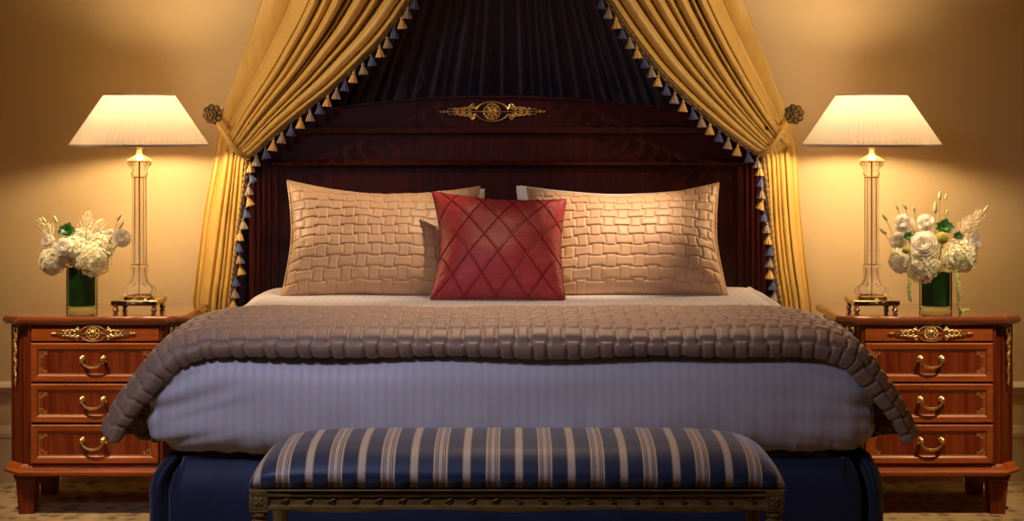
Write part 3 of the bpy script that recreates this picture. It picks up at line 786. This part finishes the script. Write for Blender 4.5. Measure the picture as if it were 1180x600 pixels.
def drape(side, label):
    if side < 0:
        inner = [(575, -150), (530, -78), (495, -32), (470, 0), (455, 22), (437, 45), (415, 68), (385, 97), (350, 125), (318, 151), (298, 169), (283, 181)]
        outer = [(345, -150), (322, -75), (301, 0), (278, 70), (260, 122), (250, 160)]
        tieo = (250, 160)
        low_i = [(283, 181), (281, 210), (277, 260), (272, 310), (267, 358), (263, 450), (262, 556)]
        low_o = [(250, 160), (246, 185), (236, 240), (228, 300), (222, 350), (214, 450), (210, 556)]
    else:
        inner = [(600, -150), (643, -78), (676, -32), (702, 0), (718, 24), (738, 52), (762, 82), (795, 115), (828, 143), (855, 163), (870, 173), (881, 178)]
        outer = [(802, -150), (830, -75), (857, 0), (880, 60), (900, 115), (917, 160)]
        low_i = [(881, 178), (883, 210), (886, 260), (891, 310), (898, 360), (902, 450), (904, 556)]
        low_o = [(917, 160), (919, 185), (922, 240), (928, 300), (936, 360), (942, 450), (946, 556)]
    ns, nt1, nt2 = 360, 150, 90
    I1, O1 = resample(inner, nt1), resample(outer, nt1); I2, O2 = resample(low_i, nt2)[1:], resample(low_o, nt2)[1:]
    I = np.vstack([I1, I2]); O = np.vstack([O1, O2]); nt = len(I)
    tt = np.r_[np.linspace(0, 1, nt1), np.linspace(1, 2, nt2)[1:]]
    s = np.linspace(0, 1, ns)
    FL = .66 if side < 0 else .72      # share of the width that is gathered into folds
    rnd = random.Random(8 if side < 0 else 19)
    NF = 8
    wd = np.array([rnd.uniform(.7, 1.35) for _ in range(NF)]); wd = np.r_[0, np.cumsum(wd)]; wd *= FL / wd[-1]
    ph_s = np.interp(s, np.r_[wd, 1.0], np.r_[np.arange(NF + 1), NF + 2.2])
    am = np.array([rnd.uniform(.5, 1.25) for _ in range(NF + 4)])
    G = np.zeros((ns, nt, 3))
    for j in range(nt):
        t = tt[j]
        if t <= 1:
            A = .085 * (1 - t) ** .7 + .022; dI, dM, dO = 6.22 + .22 * t, 6.42 + .10 * t, 6.62 + .02 * t
        else:
            q = t - 1; A = .022 + .016 * min(1, q * 1.5); dI, dM, dO = 6.44 + .10 * min(1, q * 5), 6.52 + .06 * min(1, q * 5), 6.64
        for i in range(ns):
            si = s[i]
            ph = ph_s[i] + .22 * math.sin(2.6 * t + si * 9) + .05 * math.sin(6 * t + 4 * si)
            k = int(max(0, min(len(am) - 1, math.floor(ph))))
            bl = min(1, max(0, (t - .98) / .04)); ph = ph * (1 - bl) + bl * (ph_s[i] * .62 + .10 * math.sin(4 * t + si * 7))
            r = abs(math.sin(math.pi * ph)) ** .8
            # secondary crease running along some folds
            r2 = abs(math.sin(math.pi * (ph * 2.0 + .3 + .4 * t))) ** .8
            flat = 0 if si < FL else min(1, (si - FL) / .08)
            if t > 1: flat *= max(.55, 1 - (t - 1) * 3)
            amp = A * am[k] * (1 - .86 * flat)
            h = amp * (r * .95 + .05 * r2) + .004 * nz(si * 8, t * 5, 0, 50)
            d = dI + (dM - dI) * min(1, si / FL) if si < FL else dM + (dO - dM) * min(1, (si - FL) / .10)
            px = I[j, 0] + (O[j, 0] - I[j, 0]) * si; py = I[j, 1] + (O[j, 1] - I[j, 1]) * si
            # folds lean over their neighbours
            sl = .30 * (1 - .9 * flat) * math.cos(math.pi * ph) * abs(math.sin(math.pi * ph)) / NF * FL
            px += (O[j, 0] - I[j, 0]) * sl * .6 * (min(t, 1) < 1.01); py += (O[j, 1] - I[j, 1]) * sl * .6
            G[i, j] = P(px, py, d - h)
            if G[i, j, 2] < .004: G[i, j, 2] = .004
    root = empty('bed_drape', tuple(P(*I1[-1], 6.5) * [1, 1, 0]), label, 'curtain', 'gold bed drapes')
    mb = MB(); mb.grid(G); o = mb.obj('fabric_panel', M['gold_silk'], root, angle=0)
    sm = o.modifiers.new('solid', 'SOLIDIFY'); sm.thickness = .003
    # trim along the leading edge
    edge = G[0, :, :].copy(); edge[:, 1] -= .006
    inn = 1 if side < 0 else -1
    edge[:, 0] += inn * .006
    edge[nt1:, 1] = np.minimum(np.minimum(edge[nt1:, 1], G[:24, nt1:, 1].min(axis=0) - .008), 6.425); edge[nt1:, 0] += inn * .004
    L = np.r_[0, np.cumsum(np.linalg.norm(np.diff(edge, axis=0), axis=1))]
    n = int(L[-1] / .006); S = np.linspace(0, L[-1], n)
    E = np.stack([np.interp(S, L, edge[:, k]) for k in range(3)], 1)
    mb = MB(); mb.tube(E, [.0085 + .0022 * math.sin(k * 1.6) for k in range(n)], 8)
    off = E.copy(); off[:, 2] -= .008; off[:, 0] += inn * .007
    mb.tube(off, [.0045 + .002 * math.sin(k * 1.1 + 1) for k in range(n)], 6)
    mb.obj('trim_braid', M['trim_cord'], root)
    cols = ['tassel_gold', 'tassel_blue', 'tassel_taupe']; k = 0; q = L[nt1 // 6]; rnd = random.Random(4)
    while q < L[-1] * .82:
        p = [np.interp(q, L, edge[:, a]) for a in range(3)]
        low = q > L[nt1 - 1]
        tassel((p[0] + inn * (.010 if not low else .006 + .012 * rnd.random()), p[1] - .006, p[2] - .006), cols[k % 3], root, 1.22 if not low else 1.15, rnd.uniform(-.12, .12) - (.0 if not low else inn * .35 * rnd.random()))
        k += 1; q += .048 if not low else .046
    return root, G, nt1
drL, GL, NT = drape(-1, 'gold silk drape with tassel fringe left of the headboard')
drR, GR, _ = drape(1, 'gold silk drape with tassel fringe right of the headboard')

# rosette holdbacks with their cord
def holdback(side, label):
    px = 245.5 if side < 0 else 915; c = P(px, 131.5, 6.50); root = empty('curtain_tieback', (c[0], WY, c[2]), label, 'tieback', 'bronze rosette tiebacks')
    mb = MB(); mb.lathe([(.030, 0), (.036, .004), (.034, .009), (.022, .013)], (c[0], c[1] + .006, c[2]), 28, axis='y')
    for k in range(8):
        a = k * math.pi / 4 + .2; mb.ball((c[0] + .028 * math.cos(a), c[1] - .004, c[2] + .028 * math.sin(a)), .0145, 12, 8, 1, .6, 1)
        mb.tube([(c[0] + .028 * math.cos(a) + .008 * math.cos(t), c[1] - .012, c[2] + .028 * math.sin(a) + .008 * math.sin(t)) for t in np.linspace(0, 2 * math.pi, 11)], .0022, 5)
    for k in range(8):
        a = k * math.pi / 4 + .6; mb.ball((c[0] + .0135 * math.cos(a), c[1] - .013, c[2] + .0135 * math.sin(a)), .0062, 10, 6, 1, .7, 1)
    mb.ball((c[0], c[1] - .016, c[2]), .008, 12, 8)
    mb.obj('rosette', M['bronze'], root)
    mb = MB(); mb.lathe([(.012, 0), (.009, .04), (.009, .17), (.014, .20)], (c[0], WY + .005, c[2]), 14, axis='y'); mb.lathe([(.028, -.004), (.028, .004), (.014, .010)], (c[0], WY, c[2]), 20, axis='y')
    mb.obj('arm', M['bronze'], root)
    mb = MB()
    if side < 0: pts = [P(247, 134, 6.56), P(252, 143, 6.48), P(260, 155, 6.40), P(267, 166, 6.355), P(273, 173, 6.345), P(281, 178, 6.36), P(287, 179.5, 6.42), P(287, 180, 6.48)]
    else: pts = [P(912, 134, 6.56), P(905, 143, 6.48), P(899, 153, 6.42), P(893, 163, 6.37), P(887, 170, 6.35), P(880, 174, 6.35), P(875, 176, 6.40), P(874, 176, 6.47)]
    R_ = resample(pts, 120); 
    for o_ in (0, .011):
        Q = R_.copy(); Q[:, 2] -= o_
        mb.tube(Q, [.0058 + .0012 * math.sin(k * 1.9) for k in range(120)], 8)
    mb.obj('cord', M['gold_silk'], root)
holdback(-1, 'bronze rosette tieback on the wall beside the left drape')
holdback(1, 'bronze rosette tieback on the wall beside the right drape')

# navy curtain fanned out behind the headboard
def back_curtain():
    ns, nt = 520, 60; G = np.zeros((ns, nt, 3)); rnd = random.Random(77)
    NF = 34; wd = np.r_[0, np.cumsum([rnd.uniform(.5, 1.6) for _ in range(NF)])]; wd /= wd[-1]
    am = [rnd.uniform(.4, 1.1) for _ in range(NF + 2)]
    for i in range(ns):
        s = i / (ns - 1); ph = np.interp(s, wd, np.arange(NF + 1))
        for j in range(nt):
            t = j / (nt - 1); py = -150 + t * (556 + 150)
            xl = np.interp(py, [-150, 0, 180, 556], [460, 372, 264, 264]); xr = np.interp(py, [-150, 0, 180, 556], [700, 790, 892, 892])
            bow = 6 * math.sin(math.pi * min(1, (py + 150) / 330)) * (2 * s - 1)
            p2 = ph + .2 * math.sin(t * 3 + s * 30)
            h = .034 * am[int(min(NF, ph))] * abs(math.sin(math.pi * p2)) ** .7 + .003 * nz(s * 60, t * 4, 0, 8)
            if py > 130: h *= .6
            G[i, j] = P(xl + (xr - xl) * s - bow, py, 6.655 - h)
            if j == nt - 1: G[i, j, 2] = .003
    mb = MB(); mb.grid(G); o = mb.obj('back_curtain', M['navy_silk'], angle=0)
    sm = o.modifiers.new('solid', 'SOLIDIFY'); sm.thickness = .003
    tag(o, 'dark navy pleated curtain fanned out on the wall behind the headboard', 'curtain')
back_curtain()
# crown that carries the drapes, above the picture
cr = MB(); zt0, zt1 = CH + 300 * 6.4 / F - .03, CH + 300 * 6.4 / F + .11
cr.prism([((345 - CX) * 6.7 / F, WY + .002), ((345 - CX) * 6.7 / F, 6.55), (-.55, 6.25), (-.25, 6.1), (.25, 6.1), (.52, 6.25), ((802 - CX) * 6.7 / F, 6.55), ((802 - CX) * 6.7 / F, WY + .002)], zt0, zt1)
tag(cr.obj('canopy_crown', M['dark_mahogany'], smooth=False), 'mahogany crown on the wall above the bed carrying the drapes', 'bed crown')

# ------------------------------------------------------------------ bench
bn = empty('bench', (.01, 3.93, 0), 'long bench with blue and cream striped cushion before the bed', 'bench')
bx0, bx1, by0, by1 = -.614, .637, 3.745, 4.115
def bench_cushion():
    nu, nv = 260, 70; U, V = np.meshgrid(np.linspace(-1, 1, nu), np.linspace(-1, 1, nv), indexing='ij')
    cx_, cy_ = (bx0 + bx1) / 2, (by0 + by1) / 2; hx, hy = (bx1 - bx0) / 2 + .004, (by1 - by0) / 2 + .004
    au, av = np.abs(U), np.abs(V)
    X = cx_ + hx * np.sign(U) * (1 - (1 - au) ** 1.7) ** 1; Y = cy_ + hy * np.sign(V) * (1 - (1 - av) ** 1.4)
    ex = (np.abs(X - cx_)) / hx; ey = np.abs(Y - cy_) / hy
    dome = (1 - ex ** 9) ** .5 * (1 - ey ** 3.6) ** .5
    Z = .628 + .094 * np.clip(dome, 0, 1)
    # small tufts at the lower edge where the cloth is pulled down
    G = np.stack([X, Y, Z], -1)
    edge_ = np.maximum(ey, ex)
    G = np.stack([cx_ + (X - cx_), cy_ + (Y - cy_), Z], -1)
    low = np.clip((.664 - Z) / .036, 0, 1) ** 1.5
    G[..., 1] -= np.sign(Y - cy_) * .016 * low * (ey > .5) - np.sign(Y - cy_) * .010 * (1 - low) * (ey > .6)
    G[..., 1] += .0025 * low * np.sin(X * 2 * np.pi / .06125)
    bot = G.copy(); bot[..., 2] = .622
    mb = MB(); mb.grid(G); mb.grid(bot)
    return mb
c_ = bench_cushion().obj('cushion', M['bench'], bn, angle=0)
c_.data.transform(__import__('mathutils').Matrix.Identity(4))
mb = MB(); 
rp = [(by0 + .004, .575), (by0 + .001, .580), (by0 + .001, .586), (by0 + .008, .589), (by0 + .008, .607), (by0 + .001, .610), (by0 + .001, .619), (by0 + .006, .624), (by0 + .035, .624), (by0 + .035, .575)]
xs = np.linspace(bx0 + .04, bx1 - .04, 80)
mb.rings([[(x, y, z + (.0035 * math.cos(6 * math.pi * (x - bx0) / (bx1 - bx0)) if z < .576 else 0)) for y, z in rp] for x in xs]); fr = mb.obj('rail', M['bench_wood'], bn, angle=30)
mb = MB(); x = bx0 + .085; k = 0
while x < bx1 - .07:
    s = 1 if x < .01 else -1
    mb.tube([(x - .010, by0 + .007, .598 - s * .004), (x - .003, by0 + .004, .602 - s * .002), (x + .004, by0 + .004, .599 + s * .003), (x + .011, by0 + .007, .600 + s * .005)], [.001, .0034, .0034, .001], 7)
    mb.ball((x + .001, by0 + .006, .594), .0035, 7, 5, 1.6, .8, .7); x += .0545
mb.obj('carving', M['bench_carve'], fr)
mb = MB(); mb.box(bx0 + .04, bx1 - .04, by1 - .035, by1 - .002, .575, .624); mb.obj('rail', M['bench_wood'], bn, smooth=False)
for x in (bx0 + .004, bx1 - .034):
    mb = MB(); mb.box(x, x + .030, by0 + .04, by1 - .04, .575, .624); mb.obj('rail', M['bench_wood'], bn, smooth=False)
for lx in (bx0 + .023, bx1 - .023):
    for ly, fz in ((by0 + .022, -1), (by1 - .022, 1)):
        mb = MB(); mb.box(lx - .0225, lx + .0225, ly - .0225, ly + .0225, .572, .624, .002)
        if fz < 0:
            yy = ly - .0225
            for a, b, c2, d2 in ((-.017, .017, .581, .583), (-.017, .017, .613, .615), (-.017, -.015, .581, .615), (.015, .017, .581, .615)): mb.box(lx + a, lx + b, yy - .0015, yy + .002, c2, d2)
            for k in range(4):
                a = k * math.pi / 2 + math.pi / 4; mb.ball((lx + .0075 * math.cos(a), yy - .001, .598 + .0075 * math.sin(a)), .006, 8, 5, 1, .4, 1)
            mb.ball((lx, yy - .002, .598), .0035, 8, 5)
        fl = lambda a, k: (.07 * math.cos(10 * a) if 7 < k < 13 else 0)
        mb.lathe([(.018, .573), (.021, .568), (.021, .563), (.014, .558), (.014, .553), (.020, .549), (.0205, .542), (.017, .536), (.018, .52), (.016, .38), (.014, .22), (.012, .12), (.011, .09), (.014, .085), (.014, .075), (.010, .06), (.012, .02), (.009, 0)], (lx, ly, 0), 40, fl)
        mb.obj('leg', M['bench_wood'], bn, angle=40)

# ------------------------------------------------------------------ flower arrangements
def petal_rose(mb, c, r, seed, lean=(0, -1, .3)):
    """a full, ruffled bloom: layers of cupped petals round an axis"""
    rnd = random.Random(seed); ax = Vector(lean).normalized(); a1 = ax.orthogonal().normalized(); a2 = ax.cross(a1); c = Vector(c)
    for layer in range(6):
        n = 3 + layer; R = r * (.22 + .15 * layer); th1 = math.radians(150 - 15 * layer)
        for k in range(n):
            th = 2 * math.pi * (k + .37 * layer + rnd.random() * .25) / n; G = np.zeros((9, 8, 3)); w = math.pi / n * 1.45; rk = R * rnd.uniform(.94, 1.08); ph = rnd.random() * 6
            for i in range(9):
                for j in range(8):
                    u = (i / 8 - .5) * 2; v = j / 7
                    te = math.radians(15) + (th1 - math.radians(15)) * v * (1 - .16 * abs(u) ** 3); an = th + u * w * (.5 + .5 * min(1, v * 2))
                    flare = .16 * rk * v ** 4 + .05 * rk * math.sin(u * 7 + ph) * v ** 3
                    rad = rk * math.sin(te) + flare; hgt = -rk * math.cos(te) * .95
                    G[i, j] = c + a1 * (rad * math.cos(an)) + a2 * (rad * math.sin(an)) + ax * hgt
            mb.grid(G)
def hydrangea_head(mb, c, r, seed, n=110):
    rnd = random.Random(seed); c = Vector(c)
    for k in range(n):
        z = 1 - 2 * (k + .5) / n; a = k * 2.39996; q = math.sqrt(1 - z * z)
        nrm = Vector((q * math.cos(a), q * math.sin(a), z)); nrm.normalize()
        p = c + nrm * r * (1 + .10 * math.sin(a * 3 + seed) * q + rnd.uniform(-.13, .10)); t1 = nrm.orthogonal().normalized(); t2 = nrm.cross(t1); tw = rnd.random() * 3
        s = .0095 * rnd.uniform(.85, 1.25); nrm = (nrm + Vector((rnd.uniform(-.4, .4), rnd.uniform(-.4, .4), rnd.uniform(-.4, .4)))).normalized(); t1 = nrm.orthogonal().normalized(); t2 = nrm.cross(t1)
        for m_ in range(4):
            b = tw + m_ * math.pi / 2; dr = t1 * math.cos(b) + t2 * math.sin(b); sd = nrm.cross(dr)
            tip = .12 * rnd.uniform(-1, 1.6)
            mb.add([p, p + dr * s * .55 + sd * s * .46 + nrm * s * .14, p + dr * s * 1.05 + nrm * s * tip, p + dr * s * .55 - sd * s * .46 + nrm * s * .14, p + dr * s * .55 - nrm * s * .05],
                   [(0, 1, 4), (1, 2, 4), (2, 3, 4), (3, 0, 4)])
def leafm(mb, p0, dr, L, w, bend=.3, up=(0, 0, 1)):
    p0 = Vector(p0); dr = Vector(dr).normalized(); sd = dr.cross(Vector(up)); sd = sd.normalized() if sd.length > .01 else Vector((1, 0, 0)); nn = sd.cross(dr)
    G = np.zeros((5, 9, 3))
    for j in range(9):
        t = j / 8; ww = w * math.sin(math.pi * min(.98, .06 + t * .94)) ** .8
        for i in range(5):
            u = (i / 4 - .5) * 2; G[i, j] = p0 + dr * L * t + sd * ww * u + nn * (-bend * L * t * t + .18 * ww * abs(u))
    mb.grid(G)
GROUPS = []
def flower(kind, q, r, cfg):
    """one bloom or sprig of an arrangement, on its own stem that runs down into the vase"""
    V0, seed, label, group = cfg
    c = P(*q); c = Vector(c); neck = Vector((V0[0] + (c.x - V0[0]) * .18, V0[1] + (c.y - V0[1]) * .25, V0[2] + .165)); foot = Vector((V0[0] - (c.x - V0[0]) * .15, V0[1] - .2 * (c.y - V0[1]), V0[2] + .035))
    foot.x = V0[0] + max(-.03, min(.03, foot.x - V0[0]))
    mb = MB(); rnd = random.Random(seed)
    if kind == 'hydrangea':
        hydrangea_head(mb, c, r, seed, int(30 + r * 3200)); nm, mt, cat = 'hydrangea', M['petal_cream'], 'flower'
        core = MB(); core.ball(c, r * .84, 16, 10)
    elif kind == 'rose':
        petal_rose(mb, c, r, seed, (rnd.uniform(-.3, .3) + (c.x - V0[0]) * 3, -1, .45)); nm, mt, cat = 'white_rose', M['petal_white'], 'flower'
    elif kind == 'astilbe':
        nm, mt, cat = 'astilbe', M['plume'], 'flower'
        ax = (c - neck); ax.z = max(ax.z, .06); ax.normalize(); tip = c + ax * r
        for k in range(34):
            t = k / 33; p = c - ax * r * .9 + (tip - c + ax * r * .9) * t; L = r * .75 * (1 - t) ** .6 * rnd.uniform(.6, 1.15) + .004
            a = k * 2.4; side = ax.orthogonal().normalized(); sd = (side * math.cos(a) + ax.cross(side) * math.sin(a))
            up = rnd.uniform(.7, 1.3)
            pts = [p, p + sd * L * .4 + ax * L * .25 * up, p + sd * L * .75 + ax * L * .7 * up, p + sd * L * .95 + ax * L * 1.2 * up]
            mb.tube(pts, [.0011, .0010, .0008, .0004], 4)
            Q = resample([tuple(v) for v in pts], 10)
            for m_, b_ in enumerate(Q[2:]):
                mb.ball(b_ + np.array([rnd.uniform(-1, 1), rnd.uniform(-1, 1), rnd.uniform(-1, 1)]) * .0022, .0021 - .00012 * m_, 5, 4)
        mb.tube([c - ax * r * .9, tip], [.0016, .0006], 5)
    elif kind == 'bud':
        nm, mt, cat = 'bud_sprig', M['bud'], 'flower bud'
        ax = (c - neck).normalized(); 
        G = [(.0008, -.014), (.0045, -.010), (.0062, -.002), (.0055, .006), (.0030, .014), (.0006, .020)]
        z = ax; x = z.orthogonal().normalized(); y = z.cross(x); rings = []
        for rr, h in G: rings.append([tuple(c + (x * math.cos(a) + y * math.sin(a)) * rr * r / .006 * (1 + .1 * math.cos(3 * a)) + z * h * r / .006) for a in np.linspace(0, 2 * math.pi, 10, endpoint=False)])
        mb.rings(rings)
    elif kind == 'green':
        nm, mt, cat = 'leaf_rosette', M['leaf'], 'foliage'
        for k in range(14):
            a = k * 2.4; t = k / 14; dr = Vector((math.cos(a) * (.5 + t), -.6 + .4 * math.sin(a), math.sin(a) * (.4 + t * .6) + .35)); leafm(mb, c - dr.normalized() * r * .2, dr, r * (.75 + .4 * t), r * .42, .25, (0, -1, .3))
    elif kind == 'moss':
        nm, mt, cat = 'trachelium', M['moss'], 'flower'
        for k in range(90):
            z = 1 - 2 * (k + .5) / 90; a = k * 2.4; q_ = math.sqrt(1 - z * z); mb.ball(c + Vector((q_ * math.cos(a), q_ * math.sin(a), z)) * r * .85, r * .2, 6, 4)
    elif kind == 'amaranth':
        nm, mt, cat = 'hanging_amaranthus', M['amaranth'], 'flower'
        pts = [Vector(P(*p)) for p in r]; R_ = resample([tuple(p) for p in pts], 60)
        for k, p in enumerate(R_):
            for m_ in range(5):
                mb.ball(p + np.array([rnd.uniform(-1, 1), rnd.uniform(-1, 1), rnd.uniform(-1, 1)]) * .0048, .0038, 5, 4)
        o = mb.obj(nm, mt, origin=tuple(pts[0])); tag(o, label, cat, group); sm_ = MB(); sm_.tube([foot, neck, pts[0]], .0015, 6); sm_.obj('stem', M['stem'], o); return o
    o = mb.obj(nm, mt, origin=tuple(c), angle=60 if kind == 'bud' else 0)
    tag(o, label, cat, group)
    if kind == 'hydrangea': core.obj('flower_core', M['moss'], o)
    st = MB(); mid = (neck + c) / 2 + Vector(((c.x - V0[0]) * .12, 0, -.008)); R_ = resample([tuple(foot), tuple(neck), tuple(mid), tuple(c)], 26)
    st.tube(R_, .0019 if kind in ('hydrangea', 'rose') else .0013, 6); st.obj('stem', M['stem'], o)
    return o
def vase(V0, r, h, label):
    root = empty('glass_vase', tuple(V0), label, 'vase', 'glass cylinder vases'); x, y, z = V0
    mb = MB(); mb.lathe([(.001, 0), (r - .002, 0), (r, .002), (r, h), (r - .003, h), (r - .003, .014), (.001, .012)], (x, y, z + .0005), 48, caps=False); mb.obj('glass', M['vase_glass'], root, angle=40)
    mb = MB(); seg = 60; G = np.zeros((seg, 8, 3))
    for i in range(seg):
        a = 2 * math.pi * i / seg
        for j in range(8):
            zz = .018 + (h - .022) * j / 7; rr = r - .0055 - .0015 * math.sin(5 * a + .5) - .001 * math.sin(9 * a); G[i, j] = (x + rr * math.cos(a), y + rr * math.sin(a), z + zz)
    mb.grid(G, True); o = mb.obj('leaf_lining', M['leaf_inner'], root, angle=0); o['label'] = 'dark green leaf wrapped inside'
VL = (-1.690, 6.31, .7585); VR = (1.665, 6.31, .7585)
vase(VL, .060, .17, 'glass cylinder vase lined with green leaf on the left nightstand')
vase(VR, .063, .15, 'glass cylinder vase lined with green leaf on the right nightstand')
GL_ = 'flowers in the left vase'; GR_ = 'flowers in the right vase'
left = [
 ('hydrangea', (106, 299, 6.27), .066, 'large cream hydrangea low on the right of the left bouquet'),
 ('hydrangea', (85, 288, 6.27), .054, 'cream hydrangea in the middle of the left bouquet'),
 ('hydrangea', (60, 301, 6.28), .050, 'cream hydrangea hanging low on the left of the left bouquet'),
 ('hydrangea', (117, 283, 6.33), .050, 'cream hydrangea behind the large one in the left bouquet'),
 ('hydrangea', (94, 277, 6.35), .045, 'cream hydrangea at the back of the left bouquet under the plume'),
 ('rose', (72.5, 283, 6.21), .034, 'white ruffled rose in front of the left bouquet'),
 ('rose', (54, 277, 6.27), .026, 'small white rose at the left edge of the left bouquet'),
 ('rose', (140, 273, 6.27), .034, 'white ruffled rose at the right tip of the left bouquet beside the lamp'),
 ('rose', (127, 270, 6.33), .024, 'white rose half hidden at the right of the left bouquet'),
 ('astilbe', (100, 260, 6.30), .050, 'tall cream astilbe plume at the top of the left bouquet'),
 ('astilbe', (53, 263, 6.30), .040, 'cream astilbe plume leaning out at the left of the left bouquet'),
 ('astilbe', (113, 264, 6.33), .036, 'cream astilbe plume right of the tallest one in the left bouquet'),
 ('green', (77, 266, 6.26), .040, 'dark green leaves at the top of the left bouquet'),
 ('bud', (51, 254, 6.28), .0055, 'green bud at the upper left tip of the left bouquet'),
 ('bud', (64, 253, 6.28), .0060, 'green bud above the dark leaves of the left bouquet'),
 ('bud', (137, 251, 6.27), .0052, 'upper green bud leaning towards the lamp in the left bouquet'),
 ('bud', (139, 260, 6.27), .0065, 'lower green bud leaning towards the lamp in the left bouquet'),
]
right = [
 ('hydrangea', (1063, 306, 6.25), .062, 'cream hydrangea low in the middle of the right bouquet'),
 ('hydrangea', (1107, 295, 6.26), .062, 'cream hydrangea at the right of the right bouquet'),
 ('hydrangea', (1038, 300, 6.29), .046, 'small cream hydrangea low on the left of the right bouquet'),
 ('rose', (1065, 280, 6.21), .050, 'big white ruffled rose at the front of the right bouquet'),
 ('rose', (1067, 255, 6.32), .032, 'white rose at the top middle of the right bouquet'),
 ('rose', (1040, 256, 6.29), .036, 'white rose at the upper left of the right bouquet'),
 ('rose', (1034, 276, 6.33), .036, 'white rose behind the left edge of the right bouquet'),
 ('rose', (1123, 277, 6.30), .034, 'white rose at the right edge of the right bouquet'),
 ('green', (1088, 262, 6.26), .042, 'dark green leaf rosette at the top of the right bouquet'),
 ('green', (1047, 273, 6.27), .026, 'small dark green leaves beside the left rose of the right bouquet'),
 ('green', (1104, 272, 6.28), .024, 'small dark green leaves right of the centre of the right bouquet'),
 ('moss', (1086, 274, 6.20), .023, 'yellow green flower head at the centre of the right bouquet'),
 ('moss', (1044, 288, 6.22), .015, 'small yellow green flower head at the left of the right bouquet'),
 ('astilbe', (1122, 256, 6.29), .048, 'cream astilbe plume fanning out at the right of the right bouquet'),
 ('astilbe', (1112, 262, 6.33), .040, 'cream astilbe plume behind the right plume of the right bouquet'),
 ('astilbe', (1051, 262, 6.33), .030, 'short cream astilbe between the white roses of the right bouquet'),
 ('bud', (1083, 226, 6.28), .0068, 'tallest green bud at the top of the right bouquet'),
 ('bud', (1090, 227, 6.30), .0048, 'thin green bud beside the tallest one of the right bouquet'),
 ('bud', (1078, 240, 6.27), .0085, 'fat pale bud below the tallest one of the right bouquet'),
 ('bud', (1091, 245, 6.27), .0050, 'small green bud above the leaf rosette of the right bouquet'),
 ('bud', (1043, 238, 6.29), .0060, 'green bud at the upper left top of the right bouquet'),
 ('bud', (1034, 239, 6.31), .0045, 'small pale bud left of the upper left one in the right bouquet'),
 ('bud', (1020, 251, 6.28), .0062, 'green bud stretching out left towards the lamp, right bouquet'),
 ('bud', (1018, 267, 6.27), .0070, 'lowest green bud stretching left beside the lamp column, right bouquet'),
 ('bud', (1053, 241, 6.30), .0050, 'green bud over the top white rose of the right bouquet'),
 ('bud', (1136, 241, 6.29), .0060, 'green bud at the far right tip of the right bouquet'),
 ('amaranth', (1048, 312, 6.24), [(1049, 312, 6.24), (1048, 325, 6.23), (1048, 337, 6.23), (1049, 346, 6.235)], 'pale green amaranthus tail hanging left of the right vase'),
 ('amaranth', (1103, 308, 6.24), [(1102, 308, 6.23), (1104, 322, 6.21), (1105, 336, 6.20), (1105, 348, 6.21), (1107, 358.5, 6.22), (1112, 357.5, 6.26), (1116, 357.3, 6.27)], 'pale green amaranthus tail trailing onto the right nightstand'),
]
for i, (k, q, r, lb) in enumerate(left): flower(k, q, r, (VL, 100 + i, lb, GL_))
for i, (k, q, r, lb) in enumerate(right): flower(k, q, r, (VR, 200 + i, lb, GR_))
